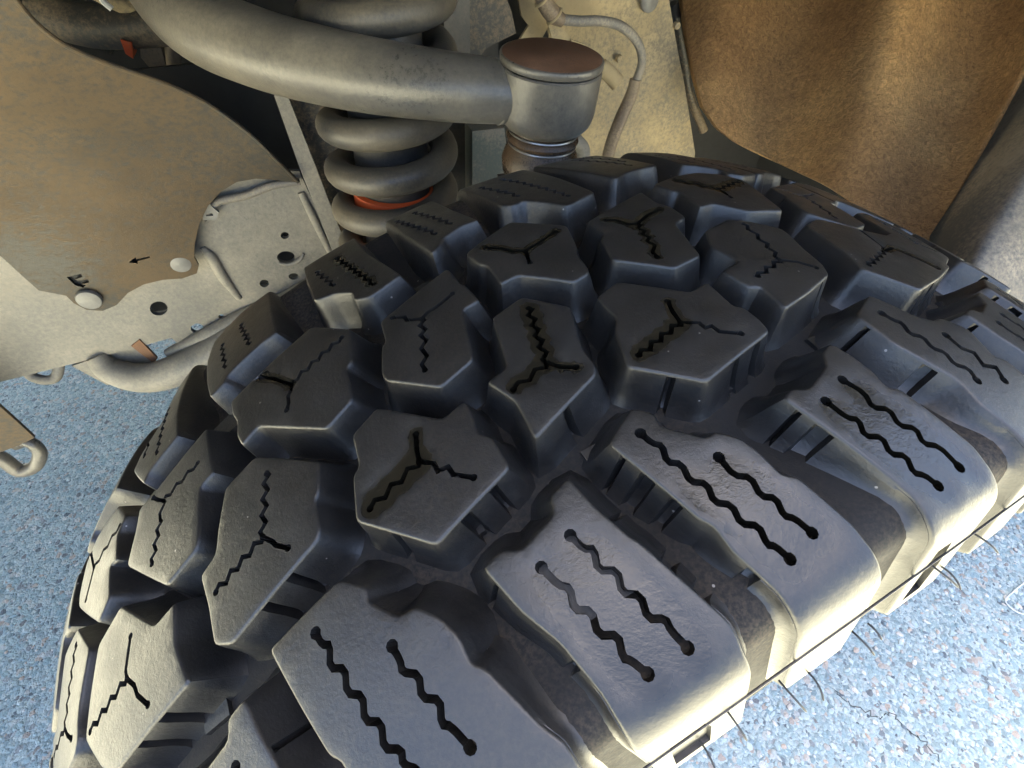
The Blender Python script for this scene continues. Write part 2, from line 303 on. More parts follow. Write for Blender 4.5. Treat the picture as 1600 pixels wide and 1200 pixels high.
BLOCKS = {
 'A1': ('A1', 0, [(-18.789, -0.004), (-16.259, -0.0235), (-14.937, -0.0214), (-14.96, -0.0274), (-15.182, -0.0359), (-14.721, -0.039), (-14.761, -0.0518), (-18.905, -0.06), (-21.641, -0.0387), (-21.065, -0.0235), (-20.622, -0.0214), (-20.42, -0.0086)], [('x', 5, [(-17.645, -0.0229), (-17.932, -0.0284), (-18.05, -0.0327)]), ('x', 0, [(-18.05, -0.0327), (-17.487, -0.0363), (-17.499, -0.0396), (-17.023, -0.0402), (-16.981, -0.0434), (-16.287, -0.048)]), ('z', 9, [(-18.05, -0.0327), (-20.845, -0.0373)])]),
 'A2': ('A0', 0, [(-9.583, 0.009), (-7.868, -0.0065), (-8.624, -0.022), (-8.921, -0.0237), (-8.928, -0.0278), (-8.923, -0.0348), (-9.245, -0.0383), (-13.256, -0.048), (-13.039, -0.0319), (-13.677, -0.0195), (-12.434, -0.0182), (-11.592, 0.006)], [('z', 6, [(-9.677, 0.0022), (-10.301, -0.0135), (-10.731, -0.0246)]), ('x', 3.5, [(-10.731, -0.0246), (-10.31, -0.0284), (-9.743, -0.0315)]), ('z', 6, [(-10.731, -0.0246), (-12.774, -0.0274)])]),
 'A3': ('A1', 1, [(-4.85, -0.0044), (-2.118, -0.0232), (-0.84, -0.0213), (-0.905, -0.0291), (-0.951, -0.0364), (-0.565, -0.0389), (-0.477, -0.0457), (-0.636, -0.052), (-5.319, -0.0588), (-7.842, -0.041), (-7.078, -0.0258), (-6.483, -0.0212), (-6.492, -0.0079)], [('x', 4, [(-3.56, -0.0229), (-3.847, -0.0284), (-3.982, -0.0337)]), ('x', 0, [(-3.982, -0.0337), (-3.297, -0.0373), (-3.259, -0.0402), (-2.907, -0.0406), (-2.845, -0.0439), (-2.021, -0.0481)]), ('z', 6, [(-3.982, -0.0337), (-6.917, -0.0385)])]),
 'B2': ('B0', 0, [(-11.864, 0.0454), (-11.85, 0.0323), (-11.625, 0.0294), (-11.523, 0.0173), (-12.594, 0.017), (-13.04, 0.0046), (-13.578, -0.0082), (-15.622, -0.0119), (-17.857, 0.0046), (-17.91, 0.0088), (-17.328, 0.021), (-16.98, 0.023), (-16.763, 0.0351), (-15.875, 0.0367)], [('x', 0, [(-14.697, 0.0236), (-15.413, 0.0272), (-15.447, 0.0297), (-16.013, 0.0329)]), ('x', 0, [(-14.697, 0.0236), (-14.251, 0.0253), (-13.769, 0.0255), (-12.54, 0.0282)]), ('z', 0, [(-14.697, 0.0236), (-15.129, 0.0136), (-15.871, -0.0009)])]),
 'B1': ('B1', 0, [(-20.532, 0.0579), (-18.38, 0.041), (-19.006, 0.0232), (-19.443, 0.0212), (-19.572, 0.0116), (-19.735, 0.0052), (-21.488, 0.0002), (-23.133, 0.0104), (-25.098, 0.0229), (-26.259, 0.0196), (-26.481, 0.0261), (-26.341, 0.0338), (-26.584, 0.0391), (-26.625, 0.0473)], [('x', 4.5, [(-22.629, 0.0322), (-23.097, 0.0372), (-23.59, 0.0426), (-24.379, 0.0488)]), ('z', 0, [(-22.629, 0.0322), (-19.038, 0.039)]), ('x', 0, [(-22.629, 0.0322), (-22.742, 0.0282), (-22.939, 0.0272), (-23.014, 0.0232), (-23.211, 0.0208)])]),
 'A0': ('A0', -1, [(-25.58, 0.0106), (-22.339, -0.0099), (-22.769, -0.0206), (-23.102, -0.0232), (-23.227, -0.033), (-23.525, -0.0365), (-28.761, -0.0475), (-29.665, -0.044), (-29.652, -0.0312), (-29.873, -0.0186), (-28.811, -0.0155), (-28.44, -0.0066), (-27.67, 0.007)], [('z', 0, [(-25.119, -0.0003), (-26.045, -0.0225)]), ('x', 0, [(-26.045, -0.0225), (-25.625, -0.0262), (-25.476, -0.0284), (-24.938, -0.032)]), ('z', 0, [(-26.045, -0.0225), (-29.042, -0.0284)])]),
 'Am': ('A1', -1, [(-35.653, -0.0026), (-33.059, -0.0219), (-31.582, -0.0199), (-31.793, -0.0344), (-31.57, -0.041), (-31.291, -0.0484), (-36.599, -0.0553), (-37.593, -0.0511), (-38.972, -0.0373), (-38.418, -0.0229), (-37.753, -0.0089)], [('x', 0, [(-34.874, -0.0181), (-35.332, -0.028), (-35.286, -0.031)]), ('z', 0, [(-35.286, -0.031), (-38.427, -0.0362)]), ('x', 0, [(-35.286, -0.031), (-34.748, -0.0354), (-34.591, -0.0391), (-33.935, -0.0447)])]),
 'B0': ('B0', -1, [(-28.476, 0.0441), (-28.302, 0.024), (-28.216, 0.0177), (-29.211, 0.0161), (-29.627, -0.0039), (-29.923, -0.0083), (-32.07, -0.0123), (-35.216, 0.0114), (-34.504, 0.0242), (-34.272, 0.034), (-32.941, 0.0344)], [('z', 0, [(-32.008, 0.0254), (-29.278, 0.0288)]), ('x', 0, [(-32.008, 0.0254), (-32.496, 0.0282), (-32.962, 0.0322)]), ('z', 0, [(-32.008, 0.0254), (-32.302, 0.0174), (-33.041, 0.0017)])]),
 'Bm': ('B1', -1, [(-36.965, 0.0514), (-35.636, 0.0382), (-36.301, 0.0324), (-36.148, 0.0189), (-36.814, 0.0198), (-36.698, 0.0053), (-37.744, -0.0008), (-40.554, 0.0185), (-40.779, 0.0243), (-40.529, 0.0397), (-39.466, 0.0479)], [('z', 0, [(-38.888, 0.0289), (-36.281, 0.0363)]), ('x', 0, [(-38.888, 0.0289), (-39.466, 0.0171)]), ('x', 0, [(-39.893, 0.0411), (-38.888, 0.0289)])]),
 'S1': ('S1', 0, [(-23.656, 0.165), (-22.763, 0.0704), (-24.088, 0.0706), (-26.749, 0.0662), (-26.965, 0.0627), (-28.218, 0.0612), (-28.595, 0.0737), (-29.072, 0.0966), (-29.165, 0.165), (-26.366, 0.165)], [('z', 0, [(-25.655, 0.1033), (-24.853, 0.0777)]), ('z', 0, [(-27.484, 0.1), (-26.853, 0.0744)])]),
 'S2': ('S2', 0, [(-20.535, 0.165), (-17.513, 0.165), (-16.112, 0.165), (-15.549, 0.0922), (-14.365, 0.0567), (-16.629, 0.0533), (-17.597, 0.0578), (-17.494, 0.0639), (-18.612, 0.0717), (-19.926, 0.0758), (-20.027, 0.0888)], [('z', 3.5, [(-17.588, 0.1062), (-16.078, 0.0619)]), ('z', 0, [(-19.205, 0.1031), (-18.339, 0.0786)])]),
 'S3': ('S1', 1, [(-13.802, 0.165), (-11.942, 0.165), (-9.751, 0.165), (-8.881, 0.094), (-8.179, 0.071), (-9.395, 0.0725), (-10.882, 0.0689), (-11.2, 0.0646), (-12.073, 0.0607), (-12.675, 0.086)], [('z', 0, [(-11.084, 0.1126), (-9.773, 0.0792)]), ('z', 0, [(-12.554, 0.1127), (-11.063, 0.076)])]),
 'S4': ('S2', 1, [(-7.53, 0.165), (-3.955, 0.165), (-2.648, 0.165), (-1.92, 0.165), (-0.279, 0.0595), (-2.886, 0.0542), (-3.599, 0.0635), (-4.672, 0.0735), (-5.557, 0.072), (-6.255, 0.0773), (-6.372, 0.0906)], [('z', 0, [(-3.788, 0.1123), (-2.041, 0.0634)]), ('z', 0, [(-5.712, 0.1096), (-4.575, 0.0802)])]),
 'S5': ('S1', 2, [(-0.294, 0.1213), (3.142, 0.165), (5.761, 0.165), (5.999, 0.1124), (6.754, 0.0935), (7.324, 0.0782), (5.393, 0.0766), (3.567, 0.0729), (2.405, 0.0683), (1.193, 0.0892)], [('z', 0, [(2.438, 0.1231), (5.353, 0.0842)]), ('z', 0, [(4.17, 0.1198), (5.761, 0.0932)])]),
 'S0': ('S2', -1, [(-32.076, 0.165), (-31.413, 0.0753), (-30.975, 0.0556), (-33.789, 0.0499), (-34.102, 0.046), (-34.946, 0.0543), (-35.999, 0.0654), (-35.582, 0.0737), (-33.683, 0.0831)], [('z', 0, [(-33.137, 0.0907), (-33.062, 0.0583)]), ('z', 0, [(-34.687, 0.0873), (-34.751, 0.0675)])]),
 'B3': ('B1', 1, [(-6.765, 0.0589), (-4.189, 0.0395), (-4.804, 0.0252), (-5.321, 0.0168), (-5.414, 0.0102), (-5.636, 0.0054), (-6.737, 0.0039), (-7.828, 0.0128), (-8.938, 0.0209), (-10.052, 0.0204), (-9.942, 0.0352), (-10.275, 0.0384), (-10.457, 0.0491), (-9.124, 0.0531)], [('x', 4, [(-7.502, 0.0341), (-8.125, 0.0372), (-8.514, 0.0426), (-9.208, 0.0477)]), ('x', 4.5, [(-7.502, 0.0341), (-6.345, 0.0358), (-5.062, 0.0387)]), ('x', 0, [(-7.502, 0.0341), (-7.853, 0.025)])]),
 'B4': ('B0', 1, [(2.371, 0.0489), (2.184, 0.0359), (2.653, 0.0293), (2.58, 0.0188), (1.444, 0.0164), (1.12, 0.0087), (0.462, -0.0076), (-1.553, -0.0095), (-4.001, 0.0074), (-3.516, 0.0211), (-2.984, 0.0244), (-2.992, 0.037)], [('x', 4.5, [(-0.535, 0.0246), (-1.059, 0.0268), (-1.31, 0.0318), (-1.862, 0.0343)]), ('x', 5, [(-0.535, 0.0246), (0.685, 0.0288), (1.748, 0.0303)]), ('z', 4, [(-0.535, 0.0246), (-1.124, 0.0095), (-1.681, 0.0003)])]),
 'B5': ('B1', 2, [(3.912, 0.0534), (6.417, 0.0592), (8.928, 0.0611), (10.609, 0.0561), (11.721, 0.0462), (10.717, 0.0274), (9.864, 0.0093), (7.067, 0.013), (5.593, 0.0244), (4.279, 0.0236), (4.659, 0.0405), (4.317, 0.0432)], [('z', 6, [(7.97, 0.0381), (6.093, 0.0538)]), ('z', 7, [(7.97, 0.0381), (11.047, 0.0455)]), ('x', 0, [(7.97, 0.0381), (7.557, 0.0276)])]),
 'A4': ('A0', 1, [(2.46, 0.0065), (4.797, 0.0105), (6.073, 0.0055), (7.373, -0.0038), (7.325, -0.0084), (6.743, -0.0207), (6.435, -0.0322), (5.944, -0.0378), (3.359, -0.0431), (1.219, -0.0461), (1.326, -0.0328), (0.793, -0.0315), (0.437, -0.0189), (1.936, -0.017), (1.494, -0.0045)], [('z', 0, [(5.332, 0.0043), (4.877, -0.0105), (4.264, -0.0231)]), ('z', 0, [(4.264, -0.0231), (1.9, -0.0275)]), ('x', 0, [(4.264, -0.0231), (5.096, -0.0267), (5.701, -0.0324)])]),
 'A5': ('A1', 2, [(9.498, -0.005), (11.565, -0.0003), (13.097, -0.0071), (14.399, -0.0139), (16.018, -0.0184), (19.018, -0.0131), (18.344, -0.0292), (17.722, -0.0461), (14.173, -0.0528), (10.689, -0.0573), (9.568, -0.0481), (8.538, -0.0397), (9.049, -0.0277), (9.162, -0.0206)], [('x', 0, [(13.82, -0.0143), (13.281, -0.0274), (13.019, -0.0304)]), ('z', 0, [(13.019, -0.0304), (9.489, -0.0381)]), ('x', 4, [(13.019, -0.0304), (14.306, -0.0291), (15.128, -0.0369), (15.679, -0.0457)])]),
 'O1': ('Oa', 0, [(-23.171, -0.0512), (-22.137, -0.0583), (-22.277, -0.0622), (-21.355, -0.0706), (-20.671, -0.0706), (-19.934, -0.0767), (-19.576, -0.0833), (-19.598, -0.0913), (-19.213, -0.0937), (-18.658, -0.1055), (-18.39, -0.1115), (-17.948, -0.1172), (-17.948, -0.14), (-18.148, -0.172), (-25.137, -0.172), (-25.337, -0.14), (-25.337, -0.1044), (-25.533, -0.0926), (-25.89, -0.0901), (-26.325, -0.0777), (-27.038, -0.0563)], [('x', 0, [(-24.794, -0.0608), (-24.672, -0.0648), (-24.366, -0.0661), (-24.68, -0.0715), (-24.09, -0.0739), (-24.37, -0.0796), (-23.796, -0.0824), (-24.096, -0.0879), (-23.504, -0.0904), (-23.795, -0.0959), (-23.197, -0.0983), (-23.368, -0.1014), (-22.932, -0.1042), (-22.954, -0.108)]), ('x', 0, [(-22.051, -0.0763), (-21.972, -0.0808), (-22.074, -0.0833), (-21.523, -0.0862), (-21.788, -0.0912), (-21.188, -0.094), (-21.511, -0.0989), (-21.232, -0.1004), (-20.938, -0.1067)])]),
 'O2': ('Ob', 0, [(-12.93, -0.0633), (-12.671, -0.0741), (-12.19, -0.0856), (-11.976, -0.0883), (-10.806, -0.1164), (-10.977, -0.1233), (-10.977, -0.14), (-11.177, -0.172), (-15.888, -0.172), (-16.088, -0.14), (-16.088, -0.1242), (-16.018, -0.1142), (-16.21, -0.1124), (-16.319, -0.0992), (-16.692, -0.0986), (-17.18, -0.0877), (-17.701, -0.0724), (-16.649, -0.0709), (-16.048, -0.0739), (-14.212, -0.0703), (-14.023, -0.0654)], [('x', 9, [(-15.693, -0.0808), (-15.475, -0.0869), (-15.141, -0.089), (-15.432, -0.0941), (-14.887, -0.0965), (-15.144, -0.1022), (-14.516, -0.1046), (-14.795, -0.1095), (-14.584, -0.1109), (-14.334, -0.1153)]), ('x', 9, [(-14.109, -0.0778), (-13.939, -0.0827), (-13.607, -0.084), (-13.915, -0.0892), (-13.291, -0.0918), (-13.603, -0.0971), (-13.05, -0.0998), (-13.296, -0.1053), (-12.745, -0.1074), (-12.811, -0.1104), (-12.638, -0.1155)])]),
 'O3': ('Oa', 1, [(-8.912, -0.0541), (-8.204, -0.0596), (-8.422, -0.0635), (-7.135, -0.0737), (-6.627, -0.0731), (-5.9, -0.0783), (-5.638, -0.0843), (-5.492, -0.0931), (-5.002, -0.0953), (-4.39, -0.113), (-4.39, -0.14), (-4.59, -0.172), (-8.491, -0.172), (-8.691, -0.14), (-8.691, -0.1167), (-9.217, -0.1033), (-9.237, -0.0953), (-9.547, -0.0921), (-10.753, -0.0607)], [('x', 9, [(-9.334, -0.063), (-9.195, -0.0675), (-8.914, -0.0693), (-9.194, -0.0743), (-8.711, -0.0768), (-8.889, -0.0822), (-8.354, -0.0849), (-8.599, -0.0902), (-8.062, -0.0931), (-8.242, -0.0984), (-7.687, -0.101), (-7.882, -0.1061), (-7.648, -0.1072), (-7.472, -0.1117)]), ('x', 9, [(-7.221, -0.0804), (-7.21, -0.0868), (-6.665, -0.0895), (-6.85, -0.0951), (-6.365, -0.0974), (-6.577, -0.1023), (-6.264, -0.1042), (-6.054, -0.1094)])]),
 'O4': ('Ob', 1, [(1.477, -0.0644), (1.846, -0.0704), (2.081, -0.0797), (1.964, -0.0858), (2.509, -0.0881), (3.412, -0.1126), (3.231, -0.1214), (3.231, -0.14), (3.031, -0.172), (-1.228, -0.172), (-1.428, -0.14), (-1.428, -0.1232), (-1.292, -0.1162), (-1.927, -0.0996), (-2.964, -0.0742), (-2.291, -0.0726), (-1.561, -0.0754), (0.197, -0.0711), (0.546, -0.0667)], [('x', 8, [(-1.294, -0.0812), (-1.084, -0.0884), (-0.655, -0.0904), (-1.062, -0.0953), (-0.349, -0.0979), (-0.667, -0.103), (-0.05, -0.1055), (-0.385, -0.1103), (0.026, -0.1124), (0.206, -0.1164)]), ('x', 8, [(0.297, -0.0776), (0.706, -0.0842), (0.416, -0.0893), (1.099, -0.092), (0.831, -0.0976), (1.489, -0.1004), (1.161, -0.1051), (1.792, -0.1079), (1.869, -0.1154)])]),
 'O5': ('Oa', 2, [(6.662, -0.0522), (7.399, -0.0606), (7.818, -0.0665), (8.753, -0.0714), (9.399, -0.0709), (10.224, -0.0761), (10.512, -0.0799), (10.039, -0.0919), (10.615, -0.0938), (10.981, -0.1068), (10.981, -0.14), (10.781, -0.172), (6.458, -0.172), (6.258, -0.14), (6.258, -0.1153), (5.812, -0.1048), (5.899, -0.0944), (4.591, -0.0747), (4.379, -0.0585)], [('x', 0, [(5.966, -0.0617), (6.143, -0.0659), (6.46, -0.0679), (6.112, -0.0731), (6.717, -0.0757), (6.465, -0.0808), (6.965, -0.0838), (6.706, -0.0888), (7.297, -0.0919), (7.068, -0.0966)]), ('x', 0, [(8.299, -0.0784), (8.315, -0.0847), (8.831, -0.088), (8.495, -0.0931), (9.214, -0.0956), (8.829, -0.1004)])]),
}
# ------------------------------------------------------------------ ground
g = mesh_obj('ground', [(-60, -60, 0), (60, -60, 0), (60, 60, 0), (-60, 60, 0)], [(0, 1, 2, 3)], M_GROUND, None, 0)
g['kind'] = 'structure'

crng = random.Random(3); V = []; F = []
ico = bmesh.new(); bmesh.ops.create_icosphere(ico, subdivisions=1, radius=1.0); ico.verts.ensure_lookup_table()
iv = [v.co.copy() for v in ico.verts]; jf = [tuple(v.index for v in f.verts) for f in ico.faces]; ico.free()
def chip(x, y, r):
    b = len(V); a = crng.uniform(0, 2*pi); sx, sy, sz = r*crng.uniform(.7, 1.4), r*crng.uniform(.5, 1.0), r*crng.uniform(.25, .5)
    for v in iv:
        k = crng.uniform(.75, 1.15); px, py = v.x*sx*k, v.y*sy*k
        V.append((x+px*cos(a)-py*sin(a), y+px*sin(a)+py*cos(a), v.z*sz*k + sz*.15))
    F.extend(tuple(b+i for i in f) for f in jf)
for _ in range(5200):                                # under the nose of the car
    chip(crng.uniform(-1.35, -.32), crng.uniform(-.15, .95), crng.choice((.0016, .0022, .0028, .0034, .0045)))
for _ in range(5200):                                # beside the tyre
    chip(crng.uniform(.12, 1.0), crng.uniform(-.20, .50), crng.choice((.0016, .0022, .0030, .0040, .0055)))
ch = mesh_obj('gravel', V, F, mat_chips(), None, 0); ch['kind'] = 'stuff'; ch['label'] = 'pale stone chips set in the concrete ground'; ch['category'] = 'gravel'
pts = [on_ground(*p)+Vector((0, 0, .0008)) for p in ((1300, 1075), (1325, 1098), (1352, 1110), (1372, 1122), (1392, 1115), (1408, 1132), (1425, 1146), (1445, 1160), (1470, 1190))]
V, F = tube([p+Vector((0.004*math.sin(i*2.3),0.003*math.sin(i*3.7),0)) for i, p in enumerate(spline(pts, 4))], [.0002]+[.0006]*31+[.0002], 5); ck = mesh_obj('crack', V, F, M_DARK, g, 0)

# ------------------------------------------------------------------ tyre
HUB_Z = 0.413; R0 = 0.415; CROWN = 0.01464; RREF = 0.405
TYRE_YAW = radians(27.46)
_tab = []                                             # profile of the tread: arc length -> (y, r, slope)
def _mk():
    y = 0.0; s = 0.0; r = R0; ds = .0004; s1 = 0; a0 = atan(CROWN*2.5/.12*(.117/.12)**1.5)
    while s < .34:
        if y < .117 and s1 == 0: ang = atan(CROWN*2.5/.12*(y/.12)**1.5)
        else:
            if s1 == 0: s1 = s
            q = s-s1; L = .013*(radians(78)-a0)
            if q < L: ang = a0+q/.013
            elif s < .168: ang = radians(78)
            else: ang = radians(78) + min(1, (s-.168)/.05)*radians(20)
        _tab.append((y, r, ang)); y += ds*cos(ang); r -= ds*sin(ang); s += ds
_mk()
def prof(s):
    i = min(len(_tab)-1, abs(s)/.0004); k = int(i); f = i-k; a = _tab[k]; b = _tab[min(k+1, len(_tab)-1)]
    y = a[0]+(b[0]-a[0])*f; r = a[1]+(b[1]-a[1])*f; an = a[2]+(b[2]-a[2])*f
    return (y if s >= 0 else -y), r, (an if s >= 0 else -an)
def inner_drop(th, s):
    """the inner shoulder rolls away a little more towards the front of the tyre"""
    d = degrees(th); w = min(1, max(0, (-26-d)/18))*min(1, max(0, (d+110)/30)); a = max(0, s)/.12
    return w*(.016*min(1.4, a)**2 + .30*min(.35, max(0, radians(-38-d)))**2)
def tpos(th, s, h, th_abs=0.0):
    """angle, arc length across the tread, height over the tread surface -> tyre-local point"""
    y, r, an = prof(s); y += h*sin(an); r += h*cos(an) - inner_drop(th+th_abs, s)
    return Vector((r*sin(th), y, r*cos(th)))
def depth_at(s):
    a = abs(s); return .0170 if a < .078 else max(.0055, .0170-(a-.078)*.32)

tyre = thing('tyre', 'large black mud-terrain tyre with chunky siped tread blocks on the ground', 'tyre', (0, 0, 0))
tyre.rotation_euler = (0, 0, TYRE_YAW)
def hub(o): o.location = (0, 0, HUB_Z); return o
# carcass
pr = []
for i in range(-76, 77):
    s = i*.0036; y, r, an = prof(s); d = depth_at(s) - .0004
    pr.append((y-d*sin(an), r-d*cos(an)))
SEG = 220; V = []; F = []
for j in range(SEG):
    a = 2*pi*j/SEG
    aa = a if a < pi else a-2*pi
    for i_, (y, r) in enumerate(pr):
        r -= inner_drop(aa, (i_-76)*.0036); V.append((r*sin(a), y, r*cos(a)))
m_ = len(pr)
for j in range(SEG):
    k = (j+1) % SEG
    for i in range(m_-1): F.append((j*m_+i, j*m_+i+1, k*m_+i+1, k*m_+i))
hub(mesh_obj('carcass', V, F, M_FLOOR, tyre))
# wheel rim (behind the sidewalls)
yb, rb = pr[-1]
V, F = lathe([(rb+.012, yb-.004), (rb+.012, -yb+.004), (rb-.01, -yb+.002), (rb-.028, -yb+.03), (rb-.05, -yb+.07), (.09, -.05), (.05, -.075), (.001, -.078), (.001, .02), (rb-.05, .05), (rb-.02, yb-.01)], (0, 0, 0), (0, 1, 0), 64, True)
hub(mesh_obj('wheel_rim', V, F, mat_plain('rim_alloy', (.30, .30, .31), .35, .9, .06), tyre))

def zig(pts, amp, per):
    """auto zigzag along a polyline (2D, metres)"""
    out = [pts[0]]; sgn = 1
    for a, b in zip(pts[:-1], pts[1:]):
        L = hypot(b[0]-a[0], b[1]-a[1]); n = max(1, int(L/per)); nx, ny = -(b[1]-a[1])/L, (b[0]-a[0])/L
        for k in range(n):
            for fr, q in ((.18, 1), (.62, -1)):
                t = (k+fr)/n; e = amp*q*sgn
                out.append((a[0]+(b[0]-a[0])*t+nx*e, a[1]+(b[1]-a[1])*t+ny*e))
        out.append(b)
    return out
def buffer_line(pts, w):
    """polygon outline round a polyline"""
    L = []; Rr = []; n = len(pts)
    for i, p in enumerate(pts):
        a = pts[max(i-1, 0)]; b = pts[min(i+1, n-1)]
        d1 = Vector((p[0]-a[0], p[1]-a[1])); d2 = Vector((b[0]-p[0], b[1]-p[1]))
        if d1.length < 1e-9: d1 = d2
        if d2.length < 1e-9: d2 = d1
        n1 = Vector((-d1.y, d1.x)).normalized(); n2 = Vector((-d2.y, d2.x)).normalized()
        m = (n1+n2); m = m.normalized() if m.length > 1e-6 else n1
        k = min(1.5, 1/max(.5, m.dot(n1)))
        L.append((p[0]+m.x*w*k, p[1]+m.y*w*k)); Rr.append((p[0]-m.x*w*k, p[1]-m.y*w*k))
    return L + Rr[::-1]
def seg_dist(p, a, b):
    dx, dy = b[0]-a[0], b[1]-a[1]; q = dx*dx+dy*dy
    t = 0 if q < 1e-14 else max(0, min(1, ((p[0]-a[0])*dx+(p[1]-a[1])*dy)/q))
    return hypot(p[0]-a[0]-dx*t, p[1]-a[1]-dy*t)
def poly_dist(p, pl): return min(seg_dist(p, a, b) for a, b in zip(pl[:-1], pl[1:]))

DEBUG = False
def make_block_mesh(name, typ, outline, sipes, th0, rng):
    """one tread block: drafted, ribbed walls, rounded rim, siped top; (theta deg, arc) outline"""
    P = [(RREF*radians(a-th0), s) for a, s in outline]
    area = sum(P[i][0]*P[(i+1) % len(P)][1]-P[(i+1) % len(P)][0]*P[i][1] for i in range(len(P)))
    if area < 0: P = P[::-1]
    mg = True                                        # merge outline points closer than 3 mm
    while mg:
        mg = False
        for i in range(len(P)):
            a, b = P[i], P[(i+1) % len(P)]
            if hypot(a[0]-b[0], a[1]-b[1]) < .0030:
                P[i] = ((a[0]+b[0])/2, (a[1]+b[1])/2); P.pop((i+1) % len(P)); mg = True; break
    # round the corners
    Q = []
    for i, p in enumerate(P):
        a = Vector(P[i-1]); b = Vector(P[(i+1) % len(P)]); p = Vector(p)
        c1 = min(.0018, .33*(a-p).length); c2 = min(.0018, .33*(b-p).length)
        p1 = p+(a-p).normalized()*c1; p2 = p+(b-p).normalized()*c2
        Q += [p1, (p1+p*2+p2)/4, p2]
    # resample
    rib = lambda nx, ny: (typ[0] == 'A' and ny < -.45) or (typ[0] == 'O' and abs(nx) > .5)
    S = []; saw = []; tt = 0.0
    for i, p in enumerate(Q):
        b = Q[(i+1) % len(Q)]; d = b-p; L = d.length
        if L < 1e-6: continue
        nx, ny = d.y/L, -d.x/L; rb_ = rib(nx, ny) and L > .008
        step = .0011 if rb_ else .0028; n = max(1, int(math.ceil(L/step)))
        for k in range(n):
            S.append(p+d*(k/n))
            if rb_:
                ph = (tt/(.0108 if typ[0] == 'O' else .0112)) % 1.0; sv = 1.0 if ph < (.42 if typ[0] == 'O' else .24) else 0.0
                edge = min(L*k/n, L-L*k/n)
                saw.append(sv if edge > .004 and abs(p.y+d.y*k/n) < .116 else 0.0); tt += L/n
            else: saw.append(0.0)
    n = len(S); NR = []
    for i in range(n):
        d1 = (S[i]-S[i-1]).normalized(); d2 = (S[(i+1) % n]-S[i]).normalized()
        n1 = Vector((d1.y, -d1.x)); n2 = Vector((d2.y, -d2.x)); m = n1+n2
        m = m.normalized() if m.length > 1e-5 else n1
        NR.append(m*min(1.35, 1/max(.4, m.dot(n1))))
    RB = .0011; wob = [0.0]*n
    draft = {'A': .25, 'B': .25, 'S': .26, 'O': .40}[typ[0]]
    rings = [(1.0, None), (.88, None), (.62, None), (.36, None), (.20, None), ('b', 0.0), ('b', .38), ('b', .72), ('b', 1.0)]
    V = []; wet = []; hs = []
    lines = []
    for mode, wr, pts in sipes:
        pl = [(RREF*radians(a-th0), s) for a, s in pts]
        if mode == 'z': pl = zig(pl, .00105, .0052)
        elif len(pl) > 6:                              # soften the corners of the long shoulder sipes
            q = [pl[0]]
            for a, b in zip(pl[:-1], pl[1:]): q += [(a[0]*.78+b[0]*.22, a[1]*.78+b[1]*.22), (a[0]*.22+b[0]*.78, a[1]*.22+b[1]*.78)]
            pl = q + [pl[-1]]
        lines.append((pl, wr*.00072 if typ[0] != 'O' else wr*.001))
    def wetv(p):
        w = 0.0
        for pl, wr in lines:
            if wr > 0:
                f = 1.0
                if typ[0] == 'O': f = max(0.05, min(1.0, (-.072-p[1])/.016))   # only the outer half of the shoulder blocks
                w = max(w, (1-poly_dist(p, pl)/wr)*f)
        return max(0.0, w)
    for fr, _ in rings:
        for i in range(n):
            if fr == 'b': pass
            p = S[i]; H = depth_at(p.y)
            if fr != 'b':
                h = -H*fr; off = (-h-RB*.5)*draft
                if fr == 1.0: off += .0018
                if fr == .88: off += .0006
                cut = saw[i]*(.0036 if typ[0] == 'O' else .0046)*min(1, fr/.20)*(1 if fr < .9 else .7)
                q = p+NR[i]*(off-cut)
            else:
                a = _*pi/2; h = -RB*(1-sin(a)); q = p-NR[i]*(RB*(1-cos(a)) + wob[i]*_)
            V.append((q.x, q.y, h)); wet.append(0.0)
    nr = len(rings); F = []
    for r in range(nr-1):
        for i in range(n):
            j = (i+1) % n; F.append((r*n+i, r*n+j, (r+1)*n+j, (r+1)*n+i))
    for _it in range(6):                             # untangle the inset rim at tight corners
        bad = False
        for r in range(nr-3, nr):
            for i in range(n):
                j = (i+1) % n; A = V[r*n+i]; B2 = V[r*n+j]; d0 = S[j]-S[i]
                if (B2[0]-A[0])*d0.x+(B2[1]-A[1])*d0.y < .12*d0.length_squared:
                    mx, my = (A[0]+B2[0])/2, (A[1]+B2[1])/2; e = d0*.12
                    V[r*n+i] = (mx-e.x, my-e.y, A[2]); V[r*n+j] = (mx+e.x, my+e.y, B2[2]); bad = True
        if not bad: break
    top0 = (nr-1)*n; loop = [Vector(V[top0+i][:2]) for i in range(n)]
    loopt = [(p.x, p.y) for p in loop]
    # top face: constrained triangulation with the sipes as real slots
    vs2 = list(loop); es = [(i, (i+1) % n) for i in range(n)]
    W = .00105 if typ[0] == 'O' else .00085
    cut_tests = []
    def add_loop(pl):
        b = len(vs2); vs2.extend(Vector(p) for p in pl); es.extend((b+i, b+(i+1) % len(pl)) for i in range(len(pl)))
    for pl, wr in lines:
        add_loop(buffer_line(pl, W)); cut_tests.append(('l', pl, W))
        for e in (pl[0], pl[-1]):
            rr = W*1.75 if typ[0] == 'O' else W*1.5
            add_loop([(e[0]+rr*cos(2*pi*k/9), e[1]+rr*sin(2*pi*k/9)) for k in range(9)]); cut_tests.append(('c', e, rr))
    if typ == 'Ob':                                  # moulded pocket in the end of every second shoulder lug
        us = [p[0] for p in loopt if p[1] < -.135]
        if us:
            u0, u1 = min(us)+.006, max(us)-.013
            pk = [(u0, -.1665), (u0+.001, -.139), (u0+(u1-u0)*.75, -.1395), (u1, -.152), (u1-.001, -.1665)]
            add_loop(pk); cut_tests.append(('p', pk, 0))
    us = [p[0] for p in loopt]; ss = [p[1] for p in loopt]; gstep = .0028; u = min(us)
